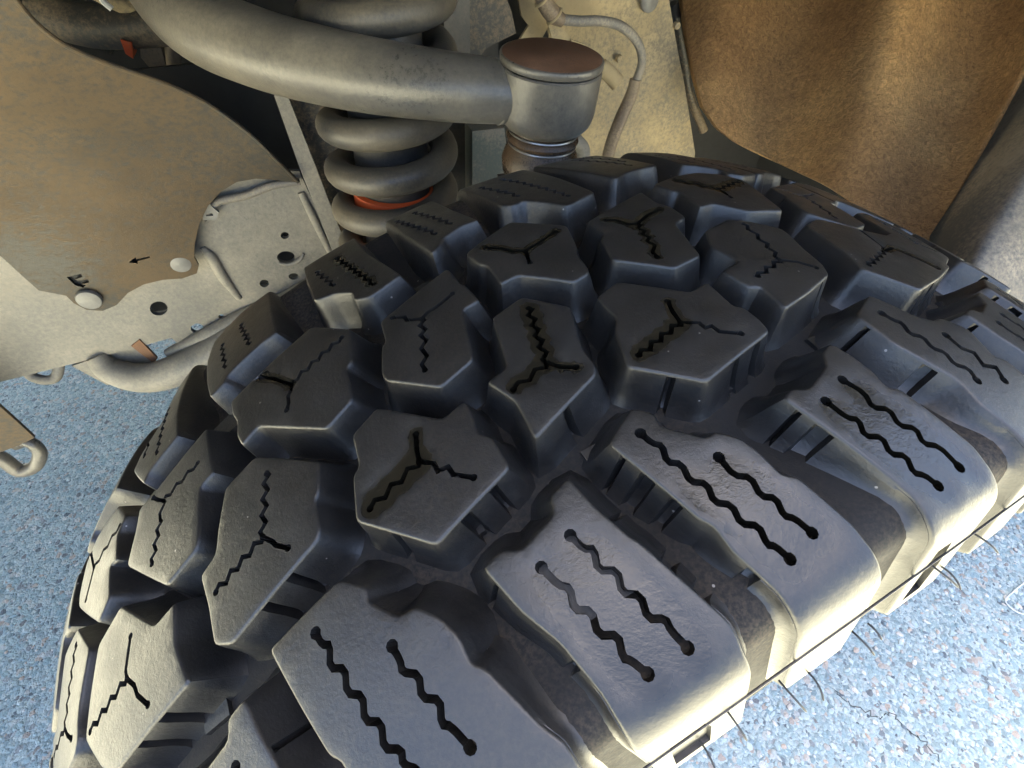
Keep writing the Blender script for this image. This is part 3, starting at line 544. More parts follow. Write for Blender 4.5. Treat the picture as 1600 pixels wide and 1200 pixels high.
    while u < max(us):
        s = min(ss)
        while s < max(ss):
            p = (u+rng.uniform(-.0007, .0007), s+rng.uniform(-.0007, .0007))
            if inside(p, loopt) and min(hypot(p[0]-q[0], p[1]-q[1]) for q in loopt) > .0012 and all(
                    (k != 'l' or poly_dist(p, g) > w*1.7) and (k != 'c' or hypot(p[0]-g[0], p[1]-g[1]) > w*1.3) for k, g, w in cut_tests):
                vs2.append(Vector(p))
            s += gstep
        u += gstep
    rv, re, rf, ov, oe, of = delaunay_2d_cdt(vs2, es, [], 0, 1e-8)
    def is_cut(c):
        for k, g, w in cut_tests:
            if k == 'l' and poly_dist(c, g) < w*1.02: return 1
            if k == 'c' and hypot(c[0]-g[0], c[1]-g[1]) < w: return 1
            if k == 'p' and inside(c, g): return 2
        return 0
    vid = {}
    for i, src in enumerate(ov):
        for q in src:
            if q < n: vid[i] = top0+q
    def top_v(i):
        if i in vid: return vid[i]
        p = rv[i]; w = wetv(p); e = min(1, max(0, w*2.2))
        hh = -.00055*e*e*(3-2*e)
        V.append((p.x, p.y, hh)); wet.append(w); vid[i] = len(V)-1; return vid[i]
    low = {}
    def low_v(i, dpt):
        if i not in low: V.append((rv[i].x, rv[i].y, -dpt)); wet.append(0.0); low[i] = len(V)-1
        return low[i]
    kept = set(); cutf = []
    for f in rf:
        c = sum((rv[i] for i in f), Vector((0, 0)))/len(f)
        if not inside(c, loopt): continue
        if all(i in vid and vid[i] < nr*n for i in f):             # slivers along straight rims
            e1 = rv[f[1]]-rv[f[0]]; e2 = rv[f[2]]-rv[f[0]]; ar = abs(e1.x*e2.y-e1.y*e2.x)
            if ar/max(e1.length, e2.length, (e2-e1).length) < 4e-5: continue
        k = is_cut(c)
        if not k:
            F.append(tuple(top_v(i) for i in f))
            for a, b in zip(f, f[1:]+f[:1]): kept.add((a, b))
        else: cutf.append((f, k))
    cut_e = set()
    for f, k in cutf:
        d = .0100 if k == 1 else .0016
        F.append(tuple(low_v(i, d) for i in f))
        for a, b in zip(f, f[1:]+f[:1]):
            if (b, a) in kept: F.append((top_v(b), top_v(a), low_v(a, d), low_v(b, d)))
    if DEBUG: print('BLK', name, typ, th0, 'kept', len(kept))
    W3 = [tpos(p[0]/RREF, p[1], p[2], radians(th0)) for p in V]
    me = bpy.data.meshes.new(name); me.from_pydata([tuple(v) for v in W3], [], F); me.update()
    at = me.attributes.new('wet', 'FLOAT', 'POINT'); at.data.foreach_set('value', wet)
    bm = bmesh.new(); bm.from_mesh(me); bmesh.ops.recalc_face_normals(bm, faces=bm.faces)
    bmesh.ops.delete(bm, geom=[v for v in bm.verts if not v.link_faces], context='VERTS'); bm.to_mesh(me); bm.free()
    smooth(me, 38); me.materials.append(M_TREAD); return me
def place_block(me, th):
    o = bpy.data.objects.new('tread_block', me); o.rotation_euler = (0, radians(th), 0); hub(o); return link(o, tyre)
CANON = {'A1': 'A1', 'A0': 'A2', 'B1': 'B1', 'B0': 'B2', 'S1': 'S1', 'S2': 'S2', 'Oa': 'O3', 'Ob': 'O2'}
done = {}; meshes = {}; centre = {}
for nm, (typ, k, ol, sp) in BLOCKS.items():
    th0 = sum(p[0] for p in ol)/len(ol); rng = random.Random(nm)
    meshes[nm] = make_block_mesh('tread_block', typ, ol, sp, th0, rng); centre[nm] = th0
    place_block(meshes[nm], th0); done.setdefault(typ, set()).add(k)
for typ, src in CANON.items():
    k0 = BLOCKS[src][1]
    dry = make_block_mesh('tread_block', typ, BLOCKS[src][2], [(m, 0, p) for m, w, p in BLOCKS[src][3]], centre[src], random.Random(typ))   # shared by the rest
    for k in range(-11, 13):
        if k in done[typ]: continue
        if -5 < k < -0:
            th = centre[src] + (k-k0)*15.0 - .7; d_ = th-centre[src]
            place_block(make_block_mesh('tread_block', typ, [(a+d_, s_) for a, s_ in BLOCKS[src][2]], [(m, 0, [(a+d_, s_) for a, s_ in p]) for m, w, p in BLOCKS[src][3]], th, random.Random(typ+str(k))), th); continue
        place_block(dry, centre[src] + (k-k0)*15.0 + (-.7 if -4 < k < 0 else (-.5 if 0 < k < 5 else 0)))
# bars and steps in the bottom of the grooves, between blocks
def floor_bar(th, s, L, W, H, ang, name='groove_bar'):
    bmv = []; c, sn = cos(ang), sin(ang); rows = 8
    Fv = []
    for i in range(rows+1):
        x = (i/rows-.5)*L
        for (yy, hh) in ((-W/2-.0012, 0), (-W/2, H), (W/2, H), (W/2+.0012, 0)):
            u = x*c-yy*sn; v = x*sn+yy*c
            bmv.append(tpos(th+u/RREF, s+v, -depth_at(s+v)-.001+hh))
    for i in range(rows):
        for k in range(3): Fv.append((i*4+k, i*4+k+1, (i+1)*4+k+1, (i+1)*4+k))
    Fv += [(0, 1, 2, 3), (rows*4+3, rows*4+2, rows*4+1, rows*4)]
    return hub(mesh_obj(name, bmv, Fv, M_RUB, tyre))
for k in range(-5, 6):
    floor_bar(radians(-22+k*7.4), .054, .024, .012, .0065, .10)
    floor_bar(radians(-18+k*7.4), -.056, .012, .006, .0030, 0.0, 'stone_ejector')
# flash line round the outer shoulder
s_f = -.1465; yf, rf_, an = prof(s_f); V, F = [], []
for j in range(240):
    a = 2*pi*j/240
    for k in range(6):
        b = 2*pi*k/6; V.append(tpos(a, s_f+.00025*cos(b), .0001+.0004*sin(b)))
for j in range(240):
    for k in range(6): F.append((j*6+k, j*6+(k+1) % 6, ((j+1) % 240)*6+(k+1) % 6, ((j+1) % 240)*6+k))
hub(mesh_obj('mould_flash', V, F, M_RUB, tyre))
# vent hairs on the outer lugs
for (a, s, L, bend) in ((-17.5, -.158, .022, .3), (-13.6, -.163, .020, -.2), (-12.1, -.150, .018, .2), (-9.0, -.160, .021, .5), (-7.0, -.170, .019, -.4), (-4.2, -.163, .018, .3), (-2.6, -.169, .012, .0), (.4, -.150, .020, .6), (2.3, -.160, .019, -.3), (4.4, -.152, .018, .4)):
    b0 = tpos(radians(a), s, -.001); yv, rv_, an = prof(s)
    nrm = Vector((sin(radians(a))*cos(an), sin(an), cos(radians(a))*cos(an))).normalized()
    tan_ = Vector((cos(radians(a)), 0, -sin(radians(a)))); dn = Vector((0, 0, -1))
    L *= .50
    pts = [b0, b0+nrm*L*.35, b0+nrm*L*.68+tan_*L*.12*bend+dn*L*.10, b0+nrm*L*.92+tan_*L*.30*bend+dn*L*.28]
    V, F = tube(spline(pts, 5), [.00034]*15+[.0002], 6); hub(mesh_obj('vent_hair', V, F, M_RUB, tyre))
# ------------------------------------------------------------------ vehicle: pieces round the tyre
Z = Vector((0, 0, 1))
def vc(a, vi, z): return VR*a + VI*vi + Z*z
def plate(name, px, holes_px, vi, thick, mat, parent, grid=None, bend=None, sm=40):
    """upright sheet standing in the plane vi = const, drawn by its outline, with real holes"""
    def to2(p): q = on_vi(p[0], p[1], vi); return (q.dot(VR), q.z)
    ol = [to2(p) for p in px]; hs = [[to2(p) for p in h] for h in holes_px]
    f3 = (lambda a, z: vc(a, vi, z)) if bend is None else (lambda a, z: vc(a, vi + bend(a, z), z))
    V, F = sheet(ol, hs, f3, VI*thick, grid)
    o = mesh_obj(name, V, F, mat, None, sm); drop_loose(o)
    return adopt(o, parent) if parent else o
def ell(cx, cy, rx, ry=None, n=22): return circle2(cx, cy, rx, n, ry or rx)
def px_tube(name, pts, rad, mat, parent, seg=16, n=10, vi=None, cap=True):
    """bent tube through sight points (px, py, vi-plane)"""
    P = [on_vi(p[0], p[1], p[2] if len(p) > 2 else vi) for p in pts]; sp = spline(P, n)
    if isinstance(rad, (list, tuple)):
        m = len(sp); R_ = []
        for i in range(m):
            f = i/(m-1)*(len(rad)-1); k = min(int(f), len(rad)-2); R_.append(rad[k]+(rad[k+1]-rad[k])*(f-k))
    else: R_ = rad
    V, F = tube(sp, R_, seg, cap); o = mesh_obj(name, V, F, mat, None)
    return adopt(o, parent) if parent else o
def box_pts(c, ex, ey, ez): return [c + ex*x + ey*y + ez*z for z in (-1, 1) for y in (-1, 1) for x in (-1, 1)]
BOXF = [(0, 2, 3, 1), (4, 5, 7, 6), (0, 1, 5, 4), (2, 6, 7, 3), (0, 4, 6, 2), (1, 3, 7, 5)]
def block(name, a0, a1, v0, v1, z0, z1, mat, parent=None, bev=.0):
    c = vc((a0+a1)/2, (v0+v1)/2, (z0+z1)/2); bm = bmesh.new()
    vs_ = [bm.verts.new(p) for p in box_pts(c, VR*(a1-a0)/2, VI*(v1-v0)/2, Z*(z1-z0)/2)]
    for f in BOXF: bm.faces.new([vs_[i] for i in f])
    if bev: bmesh.ops.bevel(bm, geom=bm.edges[:], offset=bev, segments=2, affect='EDGES')
    o = bm_obj(name, bm, mat, None, 35); return adopt(o, parent) if parent else o

# ---- frame rail
rail = thing('frame_rail', 'dusty grey steel frame rail with drilled holes behind the tyre', 'frame rail', vc(-.45, .45, .50))
RV = .450
plate('rail_web', [(-170, 330), (330, 262), (468, 268), (545, 440), (482, 470), (400, 500), (290, 548), (268, 528), (232, 538), (140, 562), (0, 597), (-170, 640)],
      [ell(248, 482, 14, 11), ell(308, 513, 10, 7.5), ell(346, 494.5, 5, 3.4), ell(445, 368, 6.5, 5.5), ell(447, 402, 14, 9.5), ell(413, 443, 7.5, 6), ell(459, 432, 8, 5)],
      RV, .006, M_FRAME, rail, .02)
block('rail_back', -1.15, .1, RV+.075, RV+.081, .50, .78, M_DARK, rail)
px_tube('rolled_flange', [(560, 405, RV), (482, 455, RV-.004), (400, 490, RV-.006), (330, 522, RV-.006), (262, 552, RV+.004)], [.012, .0135, .0135, .012, .006], M_FRAME, rail)
px_tube('weld_bead', [(316, 386, RV), (330, 402, RV-.001), (350, 435, RV-.001), (374, 466, RV)], [.003, .0065, .006, .004], M_FRAME, rail, 10)
px_tube('weld_bead', [(470, 300, RV), (492, 345, RV-.001), (520, 402, RV)], [.004, .005, .004], M_FRAME, rail, 10)
px_tube('slot_rim', [(436, 411, RV-.001), (452, 413, RV-.002), (468, 406, RV-.002), (474, 396, RV)], [.002, .003, .003, .002], M_FRAME, rail, 8)
plate('gusset', [(468, 262), (418, 120), (440, 126), (494, 262), (548, 404), (524, 404)], [], RV-.012, .006, M_FRAME, rail)
plate('tower_side', [(438, 110), (560, 110), (610, 440), (546, 420)], [], RV+.012, .004, M_DARK2, rail)
plate('tower_side', [(692, -60), (733, -60), (738, 320), (700, 320)], [], RV+.020, .030, M_SHOCK, rail)
# wire and clip in the shield's cut-out
harness = thing('wire_clip', 'pale wire with a clip in the cut-out of the splash shield', 'wire', on_vi(330, 320, RV-.006))
px_tube('wire', [(316, 342, RV-.008), (340, 316, RV-.008), (385, 305, RV-.008), (425, 290, RV-.008), (468, 283, RV-.008)], .0042, M_HOSE, harness, 10)
plate('clip', [(312, 312), (322, 306), (330, 322), (342, 332), (338, 344), (318, 344)], [[(322, 334), (332, 333), (333, 337), (322, 338)]], RV-.014, .004, M_PIN, harness)

# ---- splash shield with its F and arrow cut through
shield = thing('splash_shield', 'brown dusty rubber splash shield pinned to the frame rail', 'splash shield', vc(-.6, .43, .62))
SV = .430
plate('shield_panel', [(-120, -90), (10, -90), (62, 0), (100, 42), (130, 63), (170, 84), (215, 103), (260, 122), (300, 142), (335, 163), (370, 189), (400, 214), (432, 247), (466, 283),
      (430, 279), (400, 277), (370, 282), (345, 297), (325, 319), (312, 345), (305, 375), (304, 398), (311, 411), (308, 424), (285, 432), (255, 434), (225, 442), (200, 457), (182, 478), (160, 488), (135, 486), (115, 475), (103, 463), (60, 455), (30, 430), (0, 404), (-120, 320)],
      [[(202, 406), (213, 397), (214.5, 400.5), (234.5, 395), (235.5, 397.5), (216, 403.5), (217, 407.5)],
       [(104, 433.5), (127, 427), (129, 432.5), (117.5, 436.5), (121, 438.5), (137.5, 435.5), (139.5, 441), (127.5, 444), (134.5, 445.5), (130, 449.5), (117, 446)]],
      SV, .003, M_SHIELD, shield, .016, lambda a, z: -.030*max(0, (z-.62)/.2)**2 + .004*sin(a*23+z*9) + .003*sin(z*31-a*11))
plate('hole_shade_sheet', [(60, 400), (250, 375), (262, 420), (150, 455), (70, 450)], [], SV+.005, .003, M_DARK, shield)  # added dark sheet, stands in for shade behind the F and arrow holes
for (x, y, rr) in ((281, 411, .0118), (139, 469, .0120)):
    c = on_vi(x, y, SV-.004)
    V, F = lathe([(.0001, -.0030), (rr*.6, -.0026), (rr*.92, -.0014), (rr, .0004), (rr, .003)], c, VI, 28); adopt(mesh_obj('push_pin', V, F, M_PIN, None), shield)

bend_ = lambda a, z: -.030*max(0, (z-.62)/.2)**2 + .004*sin(a*23+z*9) + .003*sin(z*31-a*11)
ep = []
for p in ((10, -90), (62, 0), (100, 42), (130, 63), (170, 84), (215, 103), (260, 122), (300, 142), (335, 163), (370, 189), (400, 214), (432, 247), (466, 283)):
    q = on_vi(p[0], p[1], SV); ep.append(q + VI*(bend_(q.dot(VR), q.z)+.0012))
V, F = tube(spline(ep, 5), .0021, 8); adopt(mesh_obj('shield_edge', V, F, M_SHIELD, None), shield)
# ---- lower pieces at the left
bar = thing('sway_bar', 'dusty beige bent tube running under the frame rail', 'sway bar', on_vi(240, 580, .44))
px_tube('bar', [(150, 556, .452), (172, 578, .444), (215, 590, .436), (262, 584, .432), (330, 553, .430), (400, 512, .430), (480, 465, .432), (580, 405, .436)], [.012, .016, .0190, .0205, .021, .021, .021, .021], M_FRAME, bar, 22)
plate('bar_bracket', [(112, 572), (205, 541), (240, 566), (205, 585), (168, 602)], [], .455, .010, M_FRAME, bar)
plate('bracket_rim', [(205, 541), (218, 531), (246, 560), (240, 568)], [], .448, .004, M_RUST, bar)
loop = tag(px_tube('rail_hook', [(36, 570, .46), (50, 588, .455), (72, 594, .45), (88, 588, .452), (93, 565, .46)], .0060, M_FRAME, None, 12), 'small bent rod loop under the left end of the frame rail', 'hook')
flap = thing('tow_bracket', 'brown sheet bracket with a bent rod loop at the left edge', 'bracket', on_vi(20, 690, .40))
plate('sheet', [(-90, 540), (-8, 628), (30, 662), (54, 684), (30, 696), (0, 707), (-90, 735)], [], .400, .004, M_SHIELD, flap)
px_tube('rod_loop', [(-60, 690, .41), (0, 715, .405), (30, 735, .40), (55, 728, .398), (62, 706, .40), (44, 690, .405), (25, 696, .412)], [.009, .0085, .0085, .008, .0075, .007, .006], M_ARM, flap, 14)

# ---- coil spring on its shock absorber
CV = .372; KS = (.372+.148)/(.335+.148)
ct = on_vi(583, -60, CV); cb = on_vi(628, 420, CV); ax = (ct-cb).normalized()
strut = thing('coilover_strut', 'dusty dark coil spring on a shock absorber with an orange collar', 'shock absorber', cb)
def ax_at(py):                       # point of the strut's axis seen at picture height py
    lo, hi = 0.0, 1.0
    for _ in range(40):
        m = (lo+hi)/2; p = cb.lerp(ct, m); d = p-CAM_P
        fy = d.y*cos(PITCH) - d.z*sin(PITCH); up = d.y*sin(PITCH) + d.z*cos(PITCH); yy = 600-FPX*up/fy
        if yy > py: lo = m
        else: hi = m
    return cb.lerp(ct, (lo+hi)/2)
ex = (VR - ax*VR.dot(ax)).normalized(); ey = ax.cross(ex)
if ey.dot(VI) < 0: ey = -ey
RC, RW = .0495*KS, .0122*KS
p0 = ax_at(245); pitch_ = (ax_at(238)-ax_at(301)).length
path = []; wr = []
for i in range(-210, 400):
    a = -pi/2 + 2*pi*i/72; k = i/72
    path.append(p0 + ax*(pitch_*k) + (ex*cos(a) + ey*sin(a))*RC)
V, F = tube(path, RW, 18); adopt(mesh_obj('coil_spring', V, F, M_SPRING, None, 60), strut)
def seg_l(py0, py1, prof_, mat, name):
    A = ax_at(py0); B = ax_at(py1); L = (A-B).length
    V, F = lathe([(r*KS, h*L) for r, h in prof_], B, ax, 48); adopt(mesh_obj(name, V, F, mat, None), strut)
seg_l(-60, 420, [(.0001, 0), (.0335, 0), (.0335, .62), (.0350, .63), (.0350, .80), (.033, .81), (.033, 1.0)], M_SHOCK, 'shock_body')
seg_l(-60, 22, [(.0390, 0), (.0412, .03), (.0412, 1)], M_SHOCK, 'upper_sleeve')
seg_l(291, 342, [(.0350, 1), (.0392, .96), (.0392, .04), (.0350, 0)], M_ORANGE, 'orange_collar')
seg_l(375, 430, [(.0001, 1.0), (.058, 1.0), (.062, .8), (.060, .2), (.030, 0), (.0001, 0)], M_SPRING, 'spring_seat')

# ---- upper control arm and ball joint
arm = thing('upper_control_arm', 'thick grey tubular control arm with round ball joint housing above the tyre', 'control arm', at_depth(857, 140, .345))
path = [at_depth(170, -150, .46), at_depth(232, -55, .435), at_depth(300, 28, .412), at_depth(400, 76, .395), at_depth(530, 110, .378), at_depth(670, 133, .363), at_depth(790, 146, .352), at_depth(840, 150, .347)]
bj = at_depth(861, 101, .352); bax = (Z + Vector((.075, 0, 0)) + Vector((0, -.03, 0))).normalized()
path[-1] = bj - bax*.0212; path[-2] = path[-2].lerp(path[-1] + (path[-3]-path[-1])*.36, .6)
sp = spline(path, 8); m = len(sp); rr = []
for i in range(m):
    f = i/(m-1)*7; k = min(int(f), 6); R_ = [.031, .031, .0305, .0285, .0262, .0232, .0204, .0194]; rr.append(R_[k]+(R_[k+1]-R_[k])*(f-k))
V, F = tube(sp, rr, 36); adopt(mesh_obj('arm_tube', V, F, M_ARM, None), arm)
bj = at_depth(861, 101, .352); bax = (Z + Vector((.075, 0, 0)) + Vector((0, -.03, 0))).normalized()
V, F = lathe([(.0001, .0), (.0360, .0), (.0370, -.0012), (.0368, -.028), (.0352, -.035), (.0310, -.0402), (.0262, -.0425), (.0001, -.0425)], bj, bax, 64)
adopt(mesh_obj('ball_joint_housing', V, F, M_ARM, None), arm)
V, F = lathe([(.0001, .0066), (.0358, .0064), (.0367, .0060), (.0371, .0052), (.0371, .0022), (.0362, .0010), (.0001, .0010)], bj, bax, 64)
cap_ = adopt(mesh_obj('joint_cap', V, F, M_ARM, None), arm)
V, F = lathe([(.0001, .0071), (.0340, .0071), (.0354, .0064), (.0001, .0064)], bj, bax, 64); mesh_obj('rusty_cap_face', V, F, M_RUST, cap_)
wpts = []                                     # fillet weld where the tube meets the housing
tdir = (sp[-1]-sp[-10]).normalized(); u_ = (Z-tdir*Z.dot(tdir)).normalized(); w_ = tdir.cross(u_)
for k in range(27):
    a = 2*pi*k/26; q = sp[-10] + (u_*cos(a)+w_*sin(a))*.0196 - bj
    d_ = tdir - bax*tdir.dot(bax); e_ = q - bax*q.dot(bax)
    A_, B2, C2 = d_.dot(d_), 2*d_.dot(e_), e_.dot(e_)-.0368**2; disc = B2*B2-4*A_*C2
    t_ = (-B2-sqrt(max(disc, 0)))/(2*A_); wpts.append(bj+q+tdir*t_)
V, F = tube(wpts, [.0019+.0004*sin(k*2.7) for k in range(27)], 8); adopt(mesh_obj('weld_bead', V, F, M_ARM, None), arm)
jb = bj - bax*.0425
V, F = lathe([(.0262, .001), (.0262, -.0015), (.0245, -.0025), (.0275, -.0045), (.0285, -.0070), (.0270, -.0095), (.0252, -.0105), (.0258, -.0125), (.0290, -.018), (.0312, -.025), (.0300, -.034), (.0250, -.042), (.0001, -.042)], jb, bax, 56)
boot_ = adopt(mesh_obj('dust_boot', V, F, M_BOOT, None), arm)
for h, r_ in ((-.0020, .0268), (-.0112, .0266)):
    V, F = lathe([(r_+.0010*cos(2*pi*k/8), h+.0010*sin(2*pi*k/8)) for k in range(8)], jb, bax, 56, True); mesh_obj('retaining_ring', V, F, M_STEEL, boot_)
kn = thing('steering_knuckle', 'grey-green cast knuckle half hidden under the ball joint', 'knuckle', jb - Z*.06)
block('knuckle_body', jb.dot(VR)-.045, jb.dot(VR)+.02, jb.dot(VI)-.03, jb.dot(VI)+.03, jb.z-.20, jb.z-.040, M_SHOCK, kn, .012)
plate('knuckle_web', [(738, 205), (788, 200), (800, 300), (738, 320)], [], .42, .03, mat_dusty('cast_grey', (.13, .15, .13), (.28, .25, .20), (.42, .64), (.5, .8), 12), kn)
px_tube('knuckle_lug', [(880, 215, .36), (902, 222, .36), (912, 240, .36), (905, 275, .36)], .0075, M_FRAME, kn, 14)

# ---- inner panel, brake hose, bracket
panel = thing('inner_fender_panel', 'dusty yellowish sheet metal panel behind the brake hose', 'panel', on_vi(1000, 240, .53))
PV = .530
plate('panel_sheet', [(835, -90), (1040, -90), (1046, 0), (1056, 70), (1066, 130), (1088, 240), (1080, 320), (955, 320), (906, 205), (884, 120), (858, 60)], [], PV, .003, M_PANEL, panel, .03,
      lambda a, z: .004*sin(a*30)+.003*sin(z*26))
c = on_vi(1016, 2, PV-.004); V, F = lathe([(.0001, -.003), (.009, -.0026), (.012, 0), (.012, .004)], c, VI, 24); adopt(mesh_obj('panel_plug', V, F, M_PIN, None), panel)
for (x, y) in ((968, 92), (1035, 203), (1058, 40)):
    c = on_vi(x, y, PV-.004); V, F = lathe([(.0001, -.003), (.004, -.002), (.005, .003)], c, VI, 14); adopt(mesh_obj('stud', V, F, M_PANEL, None), panel)
hose = thing('brake_hose', 'thin dusty hose arching over the panel to a brown sleeve', 'hose', on_vi(950, 250, .44))
px_tube('hose_line', [(872, 30, .448), (905, 33, .445), (940, 33, .442), (972, 42, .44), (996, 66, .44), (1003, 96, .44), (992, 132, .44)], .0050, M_HOSE, hose, 14)
px_tube('hose_sleeve', [(993, 124, .44), (986, 150, .44), (968, 190, .44), (952, 236, .44), (944, 290, .44)], [.0068, .0076, .0080, .0080, .0080], M_SLEEVE, hose, 16)
fit_ = px_tube('hose_fitting', [(838, -30, .452), (852, 5, .45), (864, 22, .449), (880, 33, .448)], [.0075, .0088, .0088, .0060], M_SLEEVE, hose, 16)
for (x, y) in ((848, -2), (866, 25)):
    c = on_vi(x, y, .4495); V, F = lathe([(.0088+.0016*cos(2*pi*k/8), .0016*sin(2*pi*k/8)) for k in range(8)], c, (on_vi(868, 28, .449)-on_vi(846, -5, .451)), 20, True); mesh_obj('hose_clip', V, F, M_PANEL, fit_)
strap = thing('hose_bracket', 'flat metal strap under the brake hose with a small bolt', 'bracket', on_vi(880, 60, .47))
plate('strap', [(852, 22), (868, 30), (894, 62), (886, 74), (864, 66)], [], .465, .003, M_PANEL, strap)
plate('bolt_tab', [(893, 62), (915, 70), (911, 79), (889, 70)], [], .462, .006, M_PANEL, strap)
V, F = tube(spline([on_vi(938, 104, .40), on_vi(951, 114, .396), on_vi(965, 130, .392)], 6), .0085, 16, False)
stub = mesh_obj('cut_pipe', V, F, M_PANEL, None); stub.modifiers.new('wall', 'SOLIDIFY').thickness = .0012
tag(stub, 'short open rusty pipe stub beside the ball joint housing', 'pipe')
# dark arm of the bay seen over the ball joint
back = thing('bay_bracket', 'dark brown curved bracket above the ball joint', 'bracket', on_vi(770, 40, .47))
plate('bracket_plate', [(733, -60), (770, -60), (800, 20), (806, 52), (760, 75), (735, 110)], [ell(765, -20, 14, 16)], .47, .02, M_DARK2, back)
plate('bracket_wing', [(800, -60), (850, -60), (858, 40), (830, 90), (812, 62), (826, 40), (815, 25)], [], .50, .004, M_PANEL, back)

# ---- things inside the dark bay
bay = thing('bay_parts', 'dark hoses and amber connector in the gap above the splash shield', 'hose', on_vi(250, 120, .62))
px_tube('bay_hose', [(60, 20, .62), (150, 42, .60), (250, 38, .58), (330, 28, .56)], .020, M_DARK2, bay, 16)
px_tube('bay_hose', [(268, 50, .58), (272, 110, .58), (276, 200, .58)], .0075, M_SLEEVE, bay, 12)
plate('connector', [(188, 62), (206, 66), (208, 92), (196, 84)], [], .57, .03, M_ORANGE, bay)
plate('connector', [(218, 62), (248, 60), (258, 100), (262, 118), (232, 104), (220, 90)], [], .58, .03, M_SLEEVE, bay)
px_tube('white_wire', [(152, -20, .56), (160, 0, .56), (175, 14, .56)], .003, M_WHITE, bay, 8)
plate('bay_box', [(90, 10), (150, 22), (190, 60), (176, 86), (120, 60)], [], .64, .05, M_DARK2, bay)
plate('bay_box', [(296, 60), (345, 88), (352, 190), (300, 160)], [], .66, .05, M_DARK2, bay)
px_tube('bay_hose', [(230, 130, .60), (290, 118, .60), (345, 150, .60), (400, 190, .60)], .007, M_SLEEVE, bay, 10)
px_tube('bay_hose', [(120, -30, .58), (200, 10, .58), (270, 20, .58)], .009, M_PANEL, bay, 10)
px_tube('bay_hose', [(350, 120, .56), (372, 126, .56), (380, 150, .56)], .010, M_DARK2, bay, 12)

# ---- fender liner: the felt-covered rear wall of the wheel well
lin = thing('fender_liner', 'rough brown felt fender liner behind the tyre', 'fender liner', vc(.45, .3, .6))
L_edge = [(-90, 1048), (0, 1060), (60, 1068), (120, 1080), (165, 1092), (200, 1116), (225, 1150), (255, 1215), (290, 1290), (330, 1350), (380, 1410), (460, 1440)]
R_edge = [(-90, 1720), (0, 1660), (110, 1600), (200, 1552), (300, 1496), (370, 1452), (460, 1450)]
def interp(tb, y):
    for (y0, x0), (y1, x1) in zip(tb[:-1], tb[1:]):
        if y <= y1: return x0+(x1-x0)*(y-y0)/(y1-y0)
    return tb[-1][1]
NU, NV = 90, 60; V = []; F = []
for j in range(NV+1):
    py = -90 + 550*j/NV; xl, xr = interp(L_edge, py), interp(R_edge, py)
    for i in range(NU+1):
        u = i/NU; px = xl+(xr-xl)*u
        fx = (px + .26*(py-100) - 1050)/560                 # waves added to imitate light and dark bands on the felt
        t = .700 - .145*fx + .030*cos(2*pi*(fx*2.05-.70)) * min(1, max(0, (460-py)/260)) + .05*max(0, fx-.80) - .035*max(0, (py-150)/300)
        if i == 0: t += .02
        V.append(at_depth(px, py, t))
for j in range(NV):
    for i in range(NU): F.append((j*(NU+1)+i, j*(NU+1)+i+1, (j+1)*(NU+1)+i+1, (j+1)*(NU+1)+i))
o = mesh_obj('liner_wall', V, F, M_LINER, None); adopt(o, lin); o.modifiers.new('thickness', 'SOLIDIFY').thickness = .004
px_tube('liner_seam', [(1052, 5, .60), (1068, 90, .60), (1078, 150, .595), (1100, 205, .58)], .0070, M_DARK2, lin, 10)
# unseen roof of the wheel well, kept dark to deepen tread shade
rf = []
for j in range(9):
    a = -.56 + 1.12*j/8; zz = 1.08 - .16*(a/.56)**4
    for i in range(7): rf.append(vc(a, -.08 + .64*i/6, zz - .03*(i/6)**2))
F = [(j*7+i, j*7+i+1, (j+1)*7+i+1, (j+1)*7+i) for j in range(8) for i in range(6)]
o = mesh_obj('liner_roof', rf, F, M_ROOF, None); adopt(o, lin); o.modifiers.new('thickness', 'SOLIDIFY').thickness = .004

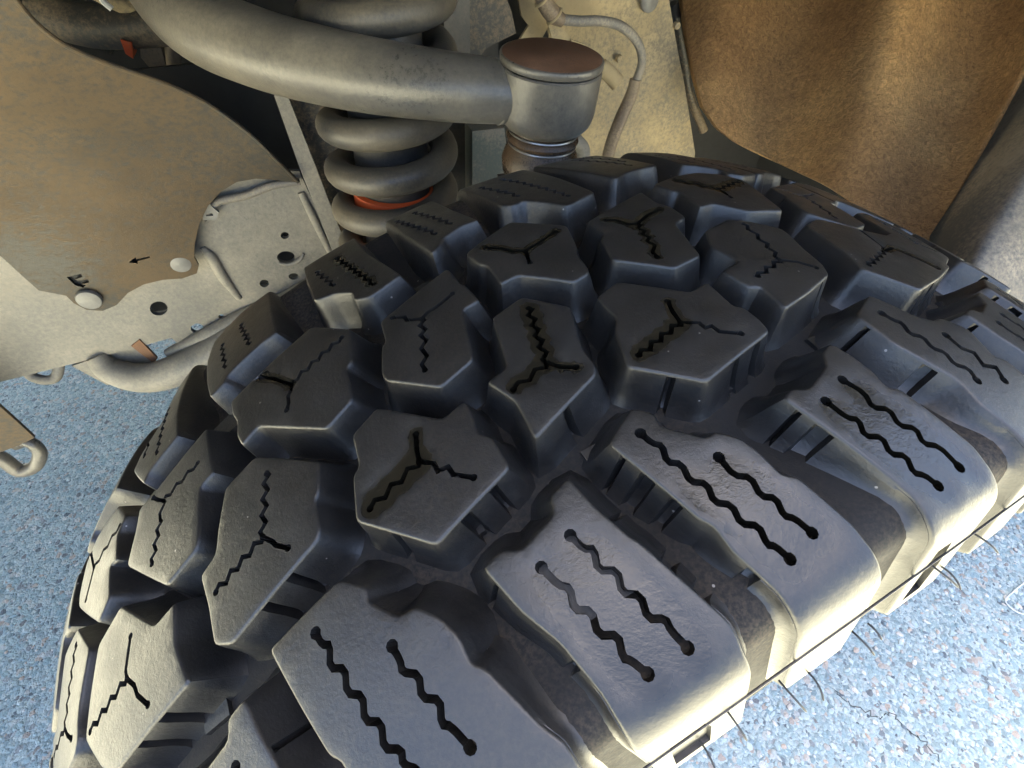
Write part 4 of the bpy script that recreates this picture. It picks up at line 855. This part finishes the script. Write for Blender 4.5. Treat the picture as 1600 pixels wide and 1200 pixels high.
# ---- rolled rear edge of the wheel opening
edge = thing('fender_edge', 'dusty rolled body edge at the right of the fender liner', 'fender edge', at_depth(1540, 330, .5))
rows = []
A = [(1660, -20, .64), (1575, 130, .63), (1510, 240, .62), (1450, 342, .61), (1410, 440, .60)]
B_ = [(1760, -10, .545), (1650, 150, .53), (1580, 262, .52), (1512, 372, .51), (1470, 470, .505)]
C_ = [(1800, 40, .515), (1690, 200, .50), (1612, 320, .49), (1545, 420, .48), (1500, 500, .475)]
D_ = [(1900, 160, .53), (1780, 320, .515), (1700, 430, .505), (1620, 520, .495), (1560, 600, .49)]
rows = [spline([at_depth(*p) for p in r], 10) for r in (A, B_, C_, D_)]
V = []; F = []
m = len(rows[0])
for i in range(m):
    V += spline([rows[k][i] for k in range(4)], 8)
nc = 25
for i in range(m-1):
    for k in range(nc-1): F.append((i*nc+k, i*nc+k+1, (i+1)*nc+k+1, (i+1)*nc+k))
o = mesh_obj('edge_roll', V, F, M_EDGE, None); adopt(o, edge); o.modifiers.new('thickness', 'SOLIDIFY').thickness = .004

block('gap_blocker', .86, .90, .10, .80, .10, 1.10, M_DARK, edge)  # added dark panel, hides sunlit ground seen through the liner gap
# ---- the body that shades the wheel well (added, beyond the frame)
body = thing('car_body', 'unseen grey car body added to shade the wheel well', 'car body', vc(0, .8, .4))
block('hood', -1.7, 1.65, -.10, 1.75, 1.10, 1.16, M_BODY, body, .02)  # drawn overlong so no sun leaks into the wheel well
arch = [(.84*cos(radians(a)), .44+.64*sin(radians(a))) for a in range(175, 4, -9)]  # opening widened to let bounced ground light in
ol = [(-1.7, .72)] + [(-.88, .66)] + arch + [(.88, .48), (1.6, .48), (1.6, 1.10), (-1.7, 1.10)]
V, F = sheet(ol, [], lambda a, z: vc(a, -.10, z), VI*.004); adopt(drop_loose(mesh_obj('fender_panel', V, F, M_BODY, None)), body)
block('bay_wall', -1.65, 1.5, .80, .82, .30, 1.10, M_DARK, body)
block('far_fender', -1.7, 1.6, 1.74, 1.76, .35, 1.10, M_BODY, body)
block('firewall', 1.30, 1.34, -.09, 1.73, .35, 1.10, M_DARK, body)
block('cabin', 1.0, 3.2, -.06, 1.70, 1.163, 1.78, M_BODY, body, .05)
block('front_bumper', -1.80, -1.71, .02, 1.70, .62, 1.08, M_BODY, body, .03)
# ---- bits on the ground
tag(mesh_obj('white_thread', *tube(spline([on_ground(1610, 903)+Z*.002, on_ground(1582, 925)+Z*.003, on_ground(1570, 940)+Z*.002, on_ground(1590, 958)+Z*.002, on_ground(1620, 962)+Z*.002], 8), .0012, 8), M_WHITE, None), 'thin white thread lying on the ground at the right edge', 'thread')
